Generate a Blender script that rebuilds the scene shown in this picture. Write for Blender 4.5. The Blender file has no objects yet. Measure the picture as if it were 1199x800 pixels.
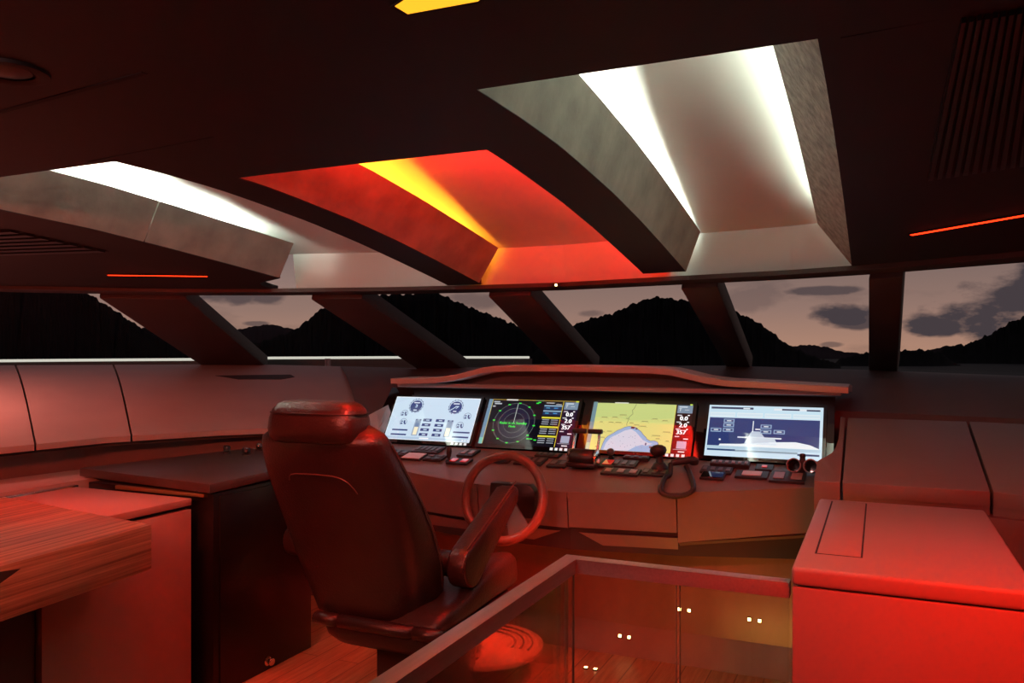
import bpy, bmesh, math, random
from mathutils import Vector, Matrix
random.seed(7)
S = bpy.context.scene
C = S.collection
PI = math.pi

# ------------------------------------------------------------------ camera model / layout helpers
FPX, HX, HY, EYE = 950.0, 600.0, 412.0, 1.5
YAW = math.radians(24.35)
cy_, sy_ = math.cos(YAW), math.sin(YAW)
def ray(px, py):
    r, u = (px - HX) / FPX, (HY - py) / FPX
    return Vector((r * cy_ - sy_, r * sy_ + cy_, u))
def atY(px, py, Y):
    d = ray(px, py); t = Y / d.y
    return Vector((d.x * t, Y, EYE + d.z * t))
def atX(px, py, X):
    d = ray(px, py); t = X / d.x
    return Vector((X, d.y * t, EYE + d.z * t))
def atZ(px, py, z):
    d = ray(px, py); t = (z - EYE) / d.z
    return Vector((d.x * t, d.y * t, z))
def at_plane(px, py, p0, n):
    d = ray(px, py); e = Vector((0, 0, EYE))
    t = (p0 - e).dot(n) / d.dot(n)
    return e + d * t
def lerp(pts, x):
    if x <= pts[0][0]: return pts[0][1]
    for (a, b), (c, d) in zip(pts, pts[1:]):
        if x <= c: return b + (d - b) * (x - a) / (c - a)
    return pts[-1][1]
def lin(r, g, b):
    f = lambda c: (c / 255 / 12.92) if c / 255 <= 0.04045 else ((c / 255 + 0.055) / 1.055) ** 2.4
    return (f(r), f(g), f(b))

# ------------------------------------------------------------------ materials
def node_mat(name):
    m = bpy.data.materials.new(name); m.use_nodes = True
    nt = m.node_tree; nt.nodes.clear()
    out = nt.nodes.new('ShaderNodeOutputMaterial')
    return m, nt, out
def pmat(name, col, rough=0.5, metal=0.0, var=0.0, vscale=8.0, bump=0.0, bscale=60.0, spec=0.5, coat=0.0, stretch=None):
    m, nt, out = node_mat(name)
    b = nt.nodes.new('ShaderNodeBsdfPrincipled')
    nt.links.new(b.outputs[0], out.inputs[0])
    b.inputs['Base Color'].default_value = (*col, 1)
    b.inputs['Roughness'].default_value = rough
    b.inputs['Metallic'].default_value = metal
    b.inputs['Specular IOR Level'].default_value = spec
    b.inputs['Coat Weight'].default_value = coat
    b.inputs['Coat Roughness'].default_value = 0.08
    tc = nt.nodes.new('ShaderNodeTexCoord')
    src = tc.outputs['Object']
    if stretch:
        mp = nt.nodes.new('ShaderNodeMapping'); mp.inputs['Scale'].default_value = stretch
        nt.links.new(src, mp.inputs[0]); src = mp.outputs[0]
    if var > 0:
        n = nt.nodes.new('ShaderNodeTexNoise'); n.inputs['Scale'].default_value = vscale
        n.inputs['Detail'].default_value = 6
        nt.links.new(src, n.inputs['Vector'])
        r = nt.nodes.new('ShaderNodeValToRGB')
        r.color_ramp.elements[0].position = 0.3; r.color_ramp.elements[1].position = 0.7
        r.color_ramp.elements[0].color = (*[c * (1 - var) for c in col], 1)
        r.color_ramp.elements[1].color = (*[min(1, c * (1 + var)) for c in col], 1)
        nt.links.new(n.outputs['Fac'], r.inputs[0]); nt.links.new(r.outputs[0], b.inputs['Base Color'])
    if bump > 0:
        n2 = nt.nodes.new('ShaderNodeTexNoise'); n2.inputs['Scale'].default_value = bscale
        n2.inputs['Detail'].default_value = 5
        nt.links.new(src, n2.inputs['Vector'])
        bp = nt.nodes.new('ShaderNodeBump'); bp.inputs['Strength'].default_value = bump
        bp.inputs['Distance'].default_value = 0.01
        nt.links.new(n2.outputs['Fac'], bp.inputs['Height']); nt.links.new(bp.outputs[0], b.inputs['Normal'])
    return m
def emat(name, col, strength=1.0, glossy=False, rough=0.06):
    m, nt, out = node_mat(name)
    if glossy:
        b = nt.nodes.new('ShaderNodeBsdfPrincipled')
        b.inputs['Base Color'].default_value = (0.004, 0.004, 0.005, 1); b.inputs['IOR'].default_value = 1.9; b.inputs['Specular IOR Level'].default_value = 1.0
        b.inputs['Roughness'].default_value = rough
        b.inputs['Emission Color'].default_value = (*col, 1)
        b.inputs['Emission Strength'].default_value = strength
    else:
        b = nt.nodes.new('ShaderNodeEmission')
        b.inputs[0].default_value = (*col, 1); b.inputs[1].default_value = strength
    nt.links.new(b.outputs[0], out.inputs[0])
    return m
def wood(name, c1, c2, scale, stretch, rough=0.35, plank=None, turn=0):
    m, nt, out = node_mat(name)
    b = nt.nodes.new('ShaderNodeBsdfPrincipled'); nt.links.new(b.outputs[0], out.inputs[0])
    b.inputs['Roughness'].default_value = rough
    tc = nt.nodes.new('ShaderNodeTexCoord'); mp = nt.nodes.new('ShaderNodeMapping')
    mp.inputs['Scale'].default_value = stretch
    mr = nt.nodes.new('ShaderNodeMapping'); mr.inputs['Rotation'].default_value = (0, 0, turn)
    nt.links.new(tc.outputs['Object'], mr.inputs[0]); nt.links.new(mr.outputs[0], mp.inputs[0])
    n = nt.nodes.new('ShaderNodeTexNoise'); n.inputs['Scale'].default_value = scale
    n.inputs['Detail'].default_value = 8; n.inputs['Roughness'].default_value = 0.65
    nt.links.new(mp.outputs[0], n.inputs['Vector'])
    r = nt.nodes.new('ShaderNodeValToRGB')
    r.color_ramp.elements[0].position = 0.36; r.color_ramp.elements[1].position = 0.64
    r.color_ramp.elements[0].color = (*c1, 1); r.color_ramp.elements[1].color = (*c2, 1)
    nt.links.new(n.outputs['Fac'], r.inputs[0])
    col = r.outputs[0]
    if plank:
        br = nt.nodes.new('ShaderNodeTexBrick')
        br.inputs['Color1'].default_value = (1, 1, 1, 1); br.inputs['Color2'].default_value = (0.88, 0.88, 0.88, 1)
        br.inputs['Mortar'].default_value = (0.42, 0.40, 0.38, 1)
        br.inputs['Scale'].default_value = 1; br.inputs['Mortar Size'].default_value = 0.003
        br.inputs['Brick Width'].default_value = 1.3; br.inputs['Row Height'].default_value = plank
        mp2 = nt.nodes.new('ShaderNodeMapping'); mp2.inputs['Rotation'].default_value = (0, 0, PI / 2)
        nt.links.new(tc.outputs['Object'], mp2.inputs[0]); nt.links.new(mp2.outputs[0], br.inputs['Vector'])
        mx = nt.nodes.new('ShaderNodeMix'); mx.data_type = 'RGBA'; mx.blend_type = 'MULTIPLY'
        mx.inputs[0].default_value = 1
        nt.links.new(col, mx.inputs[6]); nt.links.new(br.outputs[0], mx.inputs[7]); col = mx.outputs[2]
    nt.links.new(col, b.inputs['Base Color'])
    return m
def glass(name, tint, refl=1.0, rough=0.0):
    m, nt, out = node_mat(name)
    t = nt.nodes.new('ShaderNodeBsdfTransparent'); t.inputs[0].default_value = (*tint, 1)
    g = nt.nodes.new('ShaderNodeBsdfGlossy'); g.inputs['Roughness'].default_value = rough
    f = nt.nodes.new('ShaderNodeFresnel'); f.inputs[0].default_value = 1.45
    k = nt.nodes.new('ShaderNodeMath'); k.operation = 'MULTIPLY'; k.inputs[1].default_value = refl
    mx = nt.nodes.new('ShaderNodeMixShader')
    nt.links.new(f.outputs[0], k.inputs[0]); nt.links.new(k.outputs[0], mx.inputs[0])
    nt.links.new(t.outputs[0], mx.inputs[1]); nt.links.new(g.outputs[0], mx.inputs[2])
    nt.links.new(mx.outputs[0], out.inputs[0])
    return m

M = {}
M['ceiling'] = pmat('dark_ceiling_leather', (0.010, 0.0075, 0.007), 0.65, var=0.12, vscale=3, bump=0.06, bscale=180)
M['ceiling_gap'] = pmat('ceiling_shadow_gap', (0.012, 0.01, 0.01), 0.8)
M['white'] = pmat('coffer_white_paint', (0.78, 0.79, 0.77), 0.5, var=0.03, vscale=2)
M['red_white'] = pmat('coffer_satin_paint', (0.72, 0.70, 0.68), 0.45, var=0.08, vscale=2.5)
M['fascia'] = pmat('grey_hide_fascia', (0.36, 0.345, 0.30), 0.6, var=0.22, vscale=7, bump=0.25, bscale=22)
M['fascia_slate'] = pmat('grey_slate_fascia', (0.30, 0.275, 0.235), 0.6, var=0.40, vscale=9, bump=0.5, bscale=14, stretch=(1, 2.2, 5))
M['pillar'] = pmat('pillar_leather', (0.055, 0.036, 0.033), 0.55, var=0.06, vscale=4, bump=0.05, bscale=200)
M['lining'] = pmat('side_lining_leather', (0.34, 0.27, 0.25), 0.5, var=0.05, vscale=4, bump=0.05, bscale=220)
M['dash'] = pmat('dash_leather', (0.19, 0.15, 0.135), 0.48, var=0.05, vscale=4, bump=0.05, bscale=260)
M['hood'] = pmat('hood_leather', (0.50, 0.42, 0.39), 0.42, var=0.05, vscale=4, bump=0.05, bscale=260)
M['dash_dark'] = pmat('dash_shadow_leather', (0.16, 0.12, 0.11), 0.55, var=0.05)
M['knee'] = wood('knee_wall_veneer', (0.20, 0.12, 0.085), (0.25, 0.155, 0.11), 5, (1, 1, 0.4), 0.3)
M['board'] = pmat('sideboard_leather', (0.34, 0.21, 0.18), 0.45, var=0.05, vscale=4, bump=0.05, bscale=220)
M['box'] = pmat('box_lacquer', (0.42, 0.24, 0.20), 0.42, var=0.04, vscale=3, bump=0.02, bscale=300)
M['groove'] = pmat('groove_dark', (0.03, 0.02, 0.02), 0.7)
M['black_gloss'] = pmat('black_gloss', (0.006, 0.005, 0.006), 0.05, spec=1.0)
for _n in M['black_gloss'].node_tree.nodes:
    if _n.type == 'BSDF_PRINCIPLED': _n.inputs['IOR'].default_value = 1.9
M['black'] = pmat('black_satin', (0.018, 0.016, 0.016), 0.35)
M['black_soft'] = pmat('black_soft_plastic', (0.028, 0.024, 0.024), 0.5)
M['black_lacquer'] = pmat('black_lacquer', (0.006, 0.005, 0.005), 0.28, var=0.1, spec=0.35)
M['slab'] = pmat('dark_stone_slab', (0.05, 0.04, 0.038), 0.35, var=0.1, vscale=10)
M['leather'] = pmat('chair_leather', (0.026, 0.014, 0.013), 0.30, var=0.14, vscale=9, bump=0.22, bscale=120, spec=0.6)
M['leather_dark'] = pmat('chair_dark_leather', (0.024, 0.017, 0.016), 0.38, var=0.1, bump=0.2, bscale=140)
M['piping'] = pmat('chair_piping', (0.075, 0.045, 0.04), 0.35)
M['chrome'] = pmat('polished_steel', (0.75, 0.73, 0.70), 0.12, 1.0)
M['steel'] = pmat('brushed_steel', (0.50, 0.42, 0.38), 0.42, 0.55, var=0.08, vscale=12, stretch=(12, 1, 12))
M['spoke'] = pmat('dark_steel_spoke', (0.16, 0.13, 0.125), 0.35, 0.6)
M['brass'] = pmat('satin_brass_strip', (0.55, 0.45, 0.22), 0.35, 1.0)
M['rim'] = wood('wheel_rim_wood', (0.11, 0.06, 0.045), (0.16, 0.09, 0.07), 12, (1, 1, 1), 0.28)
M['table'] = wood('zebrano_table', (0.16, 0.06, 0.03), (0.72, 0.40, 0.24), 5, (13, 0.16, 14), 0.28, turn=-math.atan(.2 / 1.84))
M['teak'] = wood('teak_floor', (0.42, 0.20, 0.09), (0.62, 0.34, 0.17), 4, (14, 1, 14), 0.38, plank=0.12)
M['teak_disc'] = wood('teak_footrest', (0.58, 0.36, 0.24), (0.70, 0.46, 0.31), 4, (14, 1, 14), 0.45)
M['side_wood'] = wood('dark_side_wood', (0.16, 0.06, 0.035), (0.32, 0.13, 0.07), 5, (2, 16, 16), 0.3)
M['windshield'] = glass('windshield_glass', (0.93, 0.93, 0.93), 0.012)
M['pane'] = glass('clear_balustrade_glass', (0.95, 0.95, 0.93), 0.8)
M['glass_edge'] = pmat('glass_edge', (0.30, 0.34, 0.30), 0.2)
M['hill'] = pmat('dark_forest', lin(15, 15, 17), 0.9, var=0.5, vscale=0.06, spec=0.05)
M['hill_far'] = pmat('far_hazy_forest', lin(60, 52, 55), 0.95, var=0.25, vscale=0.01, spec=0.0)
M['sea'] = pmat('dark_sea', (0.006, 0.007, 0.009), 0.6, spec=0.08, bump=0.4, bscale=0.8)
M['deck'] = pmat('foredeck_paint', (0.10, 0.09, 0.08), 0.6)
M['white_rail'] = emat('bulwark_cap_glow', (0.95, 0.93, 0.80), 0.75)  # brightness of the bulwark cap put in as emission
M['led_red'] = emat('red_led', (1.0, 0.022, 0.004), 5.0)
M['led_amber'] = emat('amber_led', (1.0, 0.40, 0.02), 1.6)
M['glow_warm'] = emat('warm_glow', (1.0, 0.62, 0.22), 14.0)
M['button_white'] = emat('lit_white_key', (0.85, 0.85, 0.85), 0.9, True)
M['button_red'] = emat('lit_red_key', (0.8, 0.03, 0.02), 0.6, True)
M['key_pale'] = pmat('pale_key', (0.34, 0.30, 0.30), 0.4)
M['key_grey'] = pmat('grey_key', (0.10, 0.095, 0.095), 0.4)
M['label_white'] = pmat('white_label_plate', (0.8, 0.8, 0.8), 0.4)
M['red_mark'] = pmat('red_mark', (0.55, 0.03, 0.02), 0.4)

# ------------------------------------------------------------------ mesh helper
class MB:
    def __init__(s): s.bm = bmesh.new(); s.mi = 0
    def _v(s, p): return s.bm.verts.new(Vector(p))
    def face(s, pts, mi=None):
        f = s.bm.faces.new([s._v(p) for p in pts]); f.material_index = s.mi if mi is None else mi; return f
    def box(s, lo, hi, bev=0.0, seg=2, mat=None):
        a, b = Vector(lo), Vector(hi)
        r = bmesh.ops.create_cube(s.bm, size=1)
        for v in r['verts']:
            v.co = Vector(((a.x + b.x) / 2 + v.co.x * (b.x - a.x), (a.y + b.y) / 2 + v.co.y * (b.y - a.y), (a.z + b.z) / 2 + v.co.z * (b.z - a.z)))
        vs = r['verts']
        if mat is not None:
            for v in vs: v.co = mat @ v.co
        s._fin(vs, bev, seg); return s
    def _fin(s, vs, bev, seg):
        fs = {f for v in vs for f in v.link_faces}
        for f in fs: f.material_index = s.mi
        if bev > 0:
            es = list({e for v in vs for e in v.link_edges})
            r = bmesh.ops.bevel(s.bm, geom=es, offset=bev, segments=seg, affect='EDGES', profile=0.5)
            for f in r['faces']: f.material_index = s.mi
    def hexa(s, b4, t4, bev=0.0, seg=2):
        """8-corner solid: bottom loop, top loop"""
        B = [s._v(p) for p in b4]; T = [s._v(p) for p in t4]
        n = len(B)
        fs = [s.bm.faces.new(B[::-1]), s.bm.faces.new(T)]
        for i in range(n): fs.append(s.bm.faces.new((B[i], B[(i + 1) % n], T[(i + 1) % n], T[i])))
        for f in fs: f.material_index = s.mi
        if bev > 0: s._fin(B + T, bev, seg)
        return s
    def prism(s, poly, axis, a, b, bev=0.0, seg=2):
        """poly of 2-D points extruded along axis from a to b ('x': poly=(y,z), 'y': (x,z), 'z': (x,y))"""
        def P(p, k):
            return {'x': (k, p[0], p[1]), 'y': (p[0], k, p[1]), 'z': (p[0], p[1], k)}[axis]
        return s.hexa([P(p, a) for p in poly], [P(p, b) for p in poly], bev, seg)
    def loft(s, secs, cap=True, closed=True):
        rows = [[s._v(p) for p in sec] for sec in secs]
        n = len(rows[0])
        for A, B in zip(rows, rows[1:]):
            for i in range(n if closed else n - 1):
                j = (i + 1) % n
                f = s.bm.faces.new((A[i], A[j], B[j], B[i])); f.material_index = s.mi
        if cap and closed:
            for r in (rows[0][::-1], rows[-1]):
                f = s.bm.faces.new(r); f.material_index = s.mi
        return s
    def tube(s, path, r, n=10, closed=False, cap=True):
        P = [Vector(p) for p in path]; N = len(P)
        rad = r if isinstance(r, (list, tuple)) else [r] * N
        tang = []
        for i in range(N):
            a = P[(i - 1) % N] if (closed or i > 0) else P[i]
            b = P[(i + 1) % N] if (closed or i < N - 1) else P[i]
            tang.append((b - a).normalized())
        up = Vector((0, 0, 1)) if abs(tang[0].z) < 0.9 else Vector((1, 0, 0))
        u = tang[0].cross(up).normalized()
        secs = []
        for i in range(N):
            u = (u - tang[i] * u.dot(tang[i])).normalized(); w = tang[i].cross(u)
            secs.append([P[i] + (u * math.cos(2 * PI * k / n) + w * math.sin(2 * PI * k / n)) * rad[i] for k in range(n)])
        if closed: secs.append(secs[0]); s.loft(secs, cap=False)
        else: s.loft(secs, cap=cap)
        if closed: bmesh.ops.remove_doubles(s.bm, verts=s.bm.verts, dist=1e-6)
        return s
    def lathe(s, prof, origin, axis=(0, 0, 1), n=24, cap=True):
        """prof of (r, h) along axis"""
        ax = Vector(axis).normalized()
        q = Vector((0, 0, 1)).rotation_difference(ax)
        o = Vector(origin)
        secs = [[o + q @ Vector((r * math.cos(2 * PI * k / n), r * math.sin(2 * PI * k / n), h)) for k in range(n)] for r, h in prof]
        return s.loft(secs, cap=cap)
    def build(s, name, mats, parent=None, smooth=None):
        bm = s.bm
        bmesh.ops.recalc_face_normals(bm, faces=bm.faces)
        me = bpy.data.meshes.new(name)
        if parent is not None:
            pl = parent_loc(parent)
            bmesh.ops.translate(bm, verts=bm.verts, vec=-pl)
        bm.to_mesh(me); bm.free()
        for m in (mats if isinstance(mats, (list, tuple)) else [mats]): me.materials.append(m)
        if smooth:
            for p in me.polygons: p.use_smooth = True
            me.set_sharp_from_angle(angle=math.radians(smooth))
        o = bpy.data.objects.new(name, me); C.objects.link(o)
        if parent is not None: o.parent = parent
        return o
def parent_loc(p):
    v = Vector((0, 0, 0))
    while p is not None: v += Vector(p.location); p = p.parent
    return v
def tag(o, label=None, cat=None, group=None, kind=None):
    if label: o['label'] = label
    if cat: o['category'] = cat
    if group: o['group'] = group
    if kind: o['kind'] = kind
    return o
def thing(name, loc, label, cat, group=None):
    o = bpy.data.objects.new(name, None); C.objects.link(o); o.location = loc
    o.empty_display_size = 0.1
    return tag(o, label, cat, group)
def struct(o, label=None, cat=None): 
    return tag(o, label, cat, None, 'structure')
def copy_tree(o, parent=None):
    c = o.copy(); C.objects.link(c); c.parent = parent
    for ch in list(o.children): copy_tree(ch, c)
    return c
def text_polys(txt):
    cu = bpy.data.curves.new('t', 'FONT'); cu.body = txt; cu.size = 1; cu.resolution_u = 2
    ob = bpy.data.objects.new('t', cu); C.objects.link(ob)
    dg = bpy.context.evaluated_depsgraph_get(); dg.update()
    me = bpy.data.meshes.new_from_object(ob.evaluated_get(dg))
    vs = [tuple(v.co) for v in me.vertices]; ps = [tuple(p.vertices) for p in me.polygons]
    bpy.data.objects.remove(ob); bpy.data.meshes.remove(me); bpy.data.curves.remove(cu)
    return vs, ps

# ------------------------------------------------------------------ plan curves
YF = [(-5.9, 0.2), (-5.3, 1.8), (-4.57, 3.0), (-3.84, 3.62), (-3.3, 3.86), (-2.6, 4.06), (-2.06, 4.14), (-1.6, 4.17), (-0.926, 4.06),
      (-0.4, 3.98), (0.0, 3.85), (0.5, 3.58), (1.4, 2.95), (2.1, 1.8), (2.7, 0.2)]
def Yf(x): return lerp(YF, x)
ZC = [(0, 2.115), (2.1, 2.115), (2.35, 2.108), (2.53, 2.095), (2.9, 2.062), (3.27, 2.016), (3.6, 1.967), (3.95, 1.912), (4.2, 1.87)]
def zc(x, y): return lerp(ZC, y + (4.17 - Yf(x)))
def zr(x, y): return lerp([(1.4, 2.62), (2.5, 2.42), (3.4, 2.245), (4.17, 2.085)], y + (4.17 - Yf(x)))
def hit_ceiling(px, py):
    d = ray(px, py); t = 0.2
    while t < 12:
        p = Vector((d.x * t, d.y * t, EYE + d.z * t))
        if p.z >= zc(p.x, p.y): return p
        t += 0.002
    return p

# ------------------------------------------------------------------ ROOM SHELL
FLOOR_T = 0.06
m = MB()   # floor with the stair opening
for lo, hi in (((-6.2, -3.2), (-0.82, 5.0)), ((-0.82, 2.25), (3.0, 5.0)), ((1.2, -3.2), (3.0, 2.25)), ((-0.82, -3.2), (1.2, -1.4))):
    m.box((lo[0], lo[1], -FLOOR_T), (hi[0], hi[1], 0))
struct(m.build('floor', M['teak']), 'teak plank floor of the wheelhouse', 'floor')
m = MB()
m.box((-0.86, -1.44, -2.4), (-0.82, 2.25, -FLOOR_T)); m.box((1.2, -1.44, -2.4), (1.24, 2.25, -FLOOR_T))
m.box((-0.82, 2.25, -2.4), (1.2, 2.29, -FLOOR_T)); m.box((-0.82, -1.44, -2.4), (1.2, -1.4, -FLOOR_T))
m.box((-0.86, -1.44, -2.46), (1.24, 2.29, -2.4))
struct(m.build('wall_stairwell', M['knee']), 'veneered lining of the stairwell', 'wall')
m = MB(); m.box((-6.3, -3.26, 0), (3.1, -3.2, 2.5))
struct(m.build('wall_aft', M['pillar']), 'aft bulkhead of the wheelhouse', 'wall')
m = MB(); m.box((-6.26, -3.2, 0), (-6.2, 2.6, 2.3))
struct(m.build('wall_left', M['lining']), 'port bulkhead', 'wall')
m = MB(); m.box((3.0, -3.2, 0), (3.06, 2.2, 2.3))
struct(m.build('wall_right', M['lining']), 'starboard bulkhead', 'wall')

# ceiling: dark panels around three lit coffers
CO = [(-3.02, -2.25, 1.76), (-2.05, -1.08, 2.2), (-0.86, -0.11, 1.70)]     # x0, x1, aft edge
X5 = lambda y: lerp([(1.86, -3.40), (2.2, -3.35), (2.6, -3.285), (3.0, -3.225), (3.67, -3.10), (4.2, -3.05)], y)
def strip(m, x0, x1, y0, nx=1, ny=26, y1=None, th=0.03, endgap=0.02):
    xs = [x0 + ((x1 if not callable(x1) else -3.1) - x0) * i / nx for i in range(nx + 1)]
    for z_off, flip in ((0, False), (th, True)):
        g = []
        for i, x in enumerate(xs):
            ye = (Yf(x) - endgap) if y1 is None else y1
            row = []
            for j in range(ny + 1):
                y = y0 + (ye - y0) * j / ny
                xx = x if not callable(x1) else x0 + (x1(y) - x0) * i / nx
                row.append(m._v((xx, y, zc(xx, y) + z_off)))
            g.append(row)
        for i in range(nx):
            for j in range(ny):
                m.bm.faces.new((g[i][j], g[i + 1][j], g[i + 1][j + 1], g[i][j + 1]))
        if not flip: lo = g
        else:
            hi = g
            for i in range(nx):
                m.bm.faces.new((lo[i][0], lo[i + 1][0], hi[i + 1][0], hi[i][0]))
                m.bm.faces.new((lo[i][ny], lo[i + 1][ny], hi[i + 1][ny], hi[i][ny]))
            for j in range(ny):
                m.bm.faces.new((lo[0][j], lo[0][j + 1], hi[0][j + 1], hi[0][j]))
                m.bm.faces.new((lo[nx][j], lo[nx][j + 1], hi[nx][j + 1], hi[nx][j]))
m = MB()
strip(m, -6.2, lambda y: X5(y) if y < 3.66 else max(-3.32, X5(3.66) - (y - 3.66) * 4), -3.2, 24, 150)
strip(m, -0.11, 3.0, -3.2, 22)
m.box((-3.40, -3.2, 2.115), (-0.11, 1.70, 2.145))
m.box((-3.40, 1.70, 2.115), (-2.25, 1.86, 2.145))
strip(m, -2.05, -1.08, 1.70, 4, 4, 2.2)
struct(m.build('ceiling', M['ceiling'], smooth=30), 'dark leather ceiling around the lit recesses', 'ceiling')
m = MB(); strip(m, -2.25, -2.05, 1.70, 2, 26, endgap=0.03)
struct(m.build('trim_1', M['ceiling'], smooth=30), 'dark ceiling rib between the white and the red recess', 'trim')
m = MB(); strip(m, -1.08, -0.86, 1.70, 2, 26, endgap=0.10)
struct(m.build('trim_2', M['ceiling'], smooth=30), 'dark ceiling rib between the red and the right white recess', 'trim')
# recess roofs, partitions and end walls
def recess(name, x0, x1, ya, wall0, wall1, mat, lab):
    m = MB()
    n, nx = 20, 6
    lo, hi = [], []
    for i in range(nx + 1):
        x = wall0 + (wall1 - wall0) * i / nx
        ye = Yf(x) + 0.0
        lo.append([m._v((x, ya + (ye - ya) * j / n, zr(x, ya + (ye - ya) * j / n))) for j in range(n + 1)])
    for i in range(nx):
        for j in range(n):
            m.bm.faces.new((lo[i][j], lo[i + 1][j], lo[i + 1][j + 1], lo[i][j + 1]))
    for x in (wall0, wall1):
        ye = Yf(x)
        b = [(x, ya + (ye - ya) * j / n) for j in range(n + 1)]
        for (xa, a), (xb, c) in zip(b, b[1:]):
            m.face([(x, a, zc(x, a) + 0.03), (x, c, zc(x, c) + 0.03), (x, c, zr(x, c)), (x, a, zr(x, a))])
    m.face([(wall0, ya, 2.115), (wall1, ya, 2.115), (wall1, ya, zr(wall1, ya)), (wall0, ya, zr(wall0, ya))])
    struct(m.build(name, mat, smooth=40), lab, 'ceiling')
recess('ceiling_recess', -3.02, -2.25, 1.85, -3.52, -2.155, M['white'], 'white left ceiling recess')
recess('ceiling_recess', -2.05, -1.08, 2.18, -2.145, -0.975, M['red_white'], 'red lit middle ceiling recess')
recess('ceiling_recess', -0.86, -0.11, 1.68, -0.965, 0.05, M['white'], 'white right ceiling recess')
# front band under the recesses, down to the window heads
m = MB()
xs = [-3.2 + 3.42 * i / 40 for i in range(41)]
for a, b in zip(xs, xs[1:]):
    A, B = Yf(a), Yf(b)
    m.face([(a, A, zr(a, A)), (b, B, zr(b, B)), (b, B + 0.03, 1.878), (a, A + 0.03, 1.878)])
    m.face([(a, A + 0.05, zr(a, A)), (b, B + 0.05, zr(b, B)), (b, B + 0.06, 1.878), (a, A + 0.06, 1.878)])
struct(m.build('trim_3', M['white'], smooth=40), 'white band between the recesses and the window heads', 'trim')
m = MB()
xs = [-5.9 + 8.6 * i / 90 for i in range(91)]
secs = []
for x in xs:
    y = Yf(x); secs.append([(x, y - 0.01, 1.880), (x, y - 0.01, 1.858), (x, y + 0.10, 1.845), (x, y + 0.10, 1.885)])
m.loft(secs)
struct(m.build('trim_4', M['pillar'], smooth=40), 'dark head rail along the top of the windshield', 'trim')

# fascia boards of the recesses (grey, textured), each a curved board leaning inward
def fascia(name, x0, lean, h, ya, mat, lab, back=-0.03, end=0.13, seam=None, taper=0.0):
    m = MB()
    xf = x0 if callable(x0) else (lambda y: x0)
    ye = Yf(xf(3.6)) - end; n = 26
    def sec(y):
        x0_ = xf(y); z = zc(x0_, y) + .002; hh = min(h, max(0.05, zr(x0_, y) - z - 0.012))
        ln = lean * hh / h
        return [(x0_, y, z), (x0_ + ln, y, z + hh), (x0_ + ln + back, y, z + hh), (x0_ + back, y, z)]
    spans = [(ya, ye)] if seam is None else [(ya, seam - 0.003), (seam + 0.003, ye)]
    for a, b in spans:
        m.loft([sec(a + (b - a) * j / n) for j in range(n + 1)])
    return struct(m.build(name, mat, smooth=35), lab, 'trim')
fascia('trim_5', X5, 0.10, 0.19, 1.87, M['fascia'], 'grey hide fascia of the left white recess', seam=2.85, end=0.26)
fascia('trim_6', -2.05, 0.12, 0.19, 2.21, M['fascia'], 'grey fascia of the red recess', end=0.06)
fascia('trim_7', -0.86, 0.07, 0.19, 1.71, M['fascia'], 'grey hide fascia on the port side of the right recess', end=0.09)
fascia('trim_8', -0.11, -0.14, 0.19, 1.71, M['fascia_slate'], 'grey slate fascia on the starboard side of the right recess', back=0.03, end=0.02)
fascia('trim_9', -2.25, -0.03, 0.085, 1.90, M['fascia'], 'grey fascia on the inner side of the left recess', back=0.03, end=0.10)
fascia('trim_10', -1.08, -0.03, 0.085, 2.21, M['fascia'], 'unseen low lip added to keep the red recess light off the dash', back=0.03, end=0.10)  # hidden lip, added to block direct rays toward the dash
# fine grooves in the ceiling
def groove(name, pts, w, lab, mat='ceiling_gap'):
    m = MB(); secs = []
    for p, q in zip(pts, pts[1:]):
        a, b = hit_ceiling(*p), hit_ceiling(*q)
        d = (b - a).normalized(); s = Vector((-d.y, d.x, 0)).normalized() * w / 2
        dz = Vector((0, 0, 0.002))
        up = Vector((0, 0, 0.02))
        m.hexa([a - s - dz, a + s - dz, b + s - dz, b - s - dz], [a - s + up, a + s + up, b + s + up, b - s + up])
    return struct(m.build(name, M[mat]), lab, 'trim')
groove('trim_11', [(0, 131), (85, 108), (170, 85)], 0.016, 'dark shadow gap in the ceiling near the spotlight')
groove('trim_12', [(104, 189), (250, 160)], 0.004, 'fine seam in the ceiling behind the left recess')
groove('trim_13', [(985, 44), (1100, 22)], 0.004, 'fine seam in the ceiling right of the recess')

# windshield: pillars and panes
YB = [(-6.2, 1.2), (-5.9, 2.4), (-5.3, 3.5), (-4.6, 4.45), (-4.13, 4.7), (-3.06, 5.1), (-2.08, 5.38), (-0.9, 5.38), (-0.05, 5.2), (0.65, 4.7), (1.7, 3.8), (2.5, 2.4), (2.9, 0.4)]
ZB = [(-6.2, 1.415), (-4.13, 1.405), (-3.06, 1.38), (-2.0, 1.40), (-0.9, 1.41), (0.65, 1.38), (3, 1.38)]
def Yb(x): return lerp(YB, x)
def zb(x): return lerp(ZB, x)
ZT = 1.862
def tp(x): return Vector((x, Yf(x), ZT))
def bp(x): return Vector((x, Yb(x), zb(x)))
PIL = [((-4.21, -3.84), (-4.53, -4.13)), ((-3.15, -2.84), (-3.06, -2.74)), ((-2.06, -1.80), (-2.08, -1.79)), ((-0.926, -0.735), (-0.905, -0.75)), ((-0.04, 0.095), (-0.055, 0.095)), ((1.45, 1.65), (1.75, 1.95))]
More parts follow.
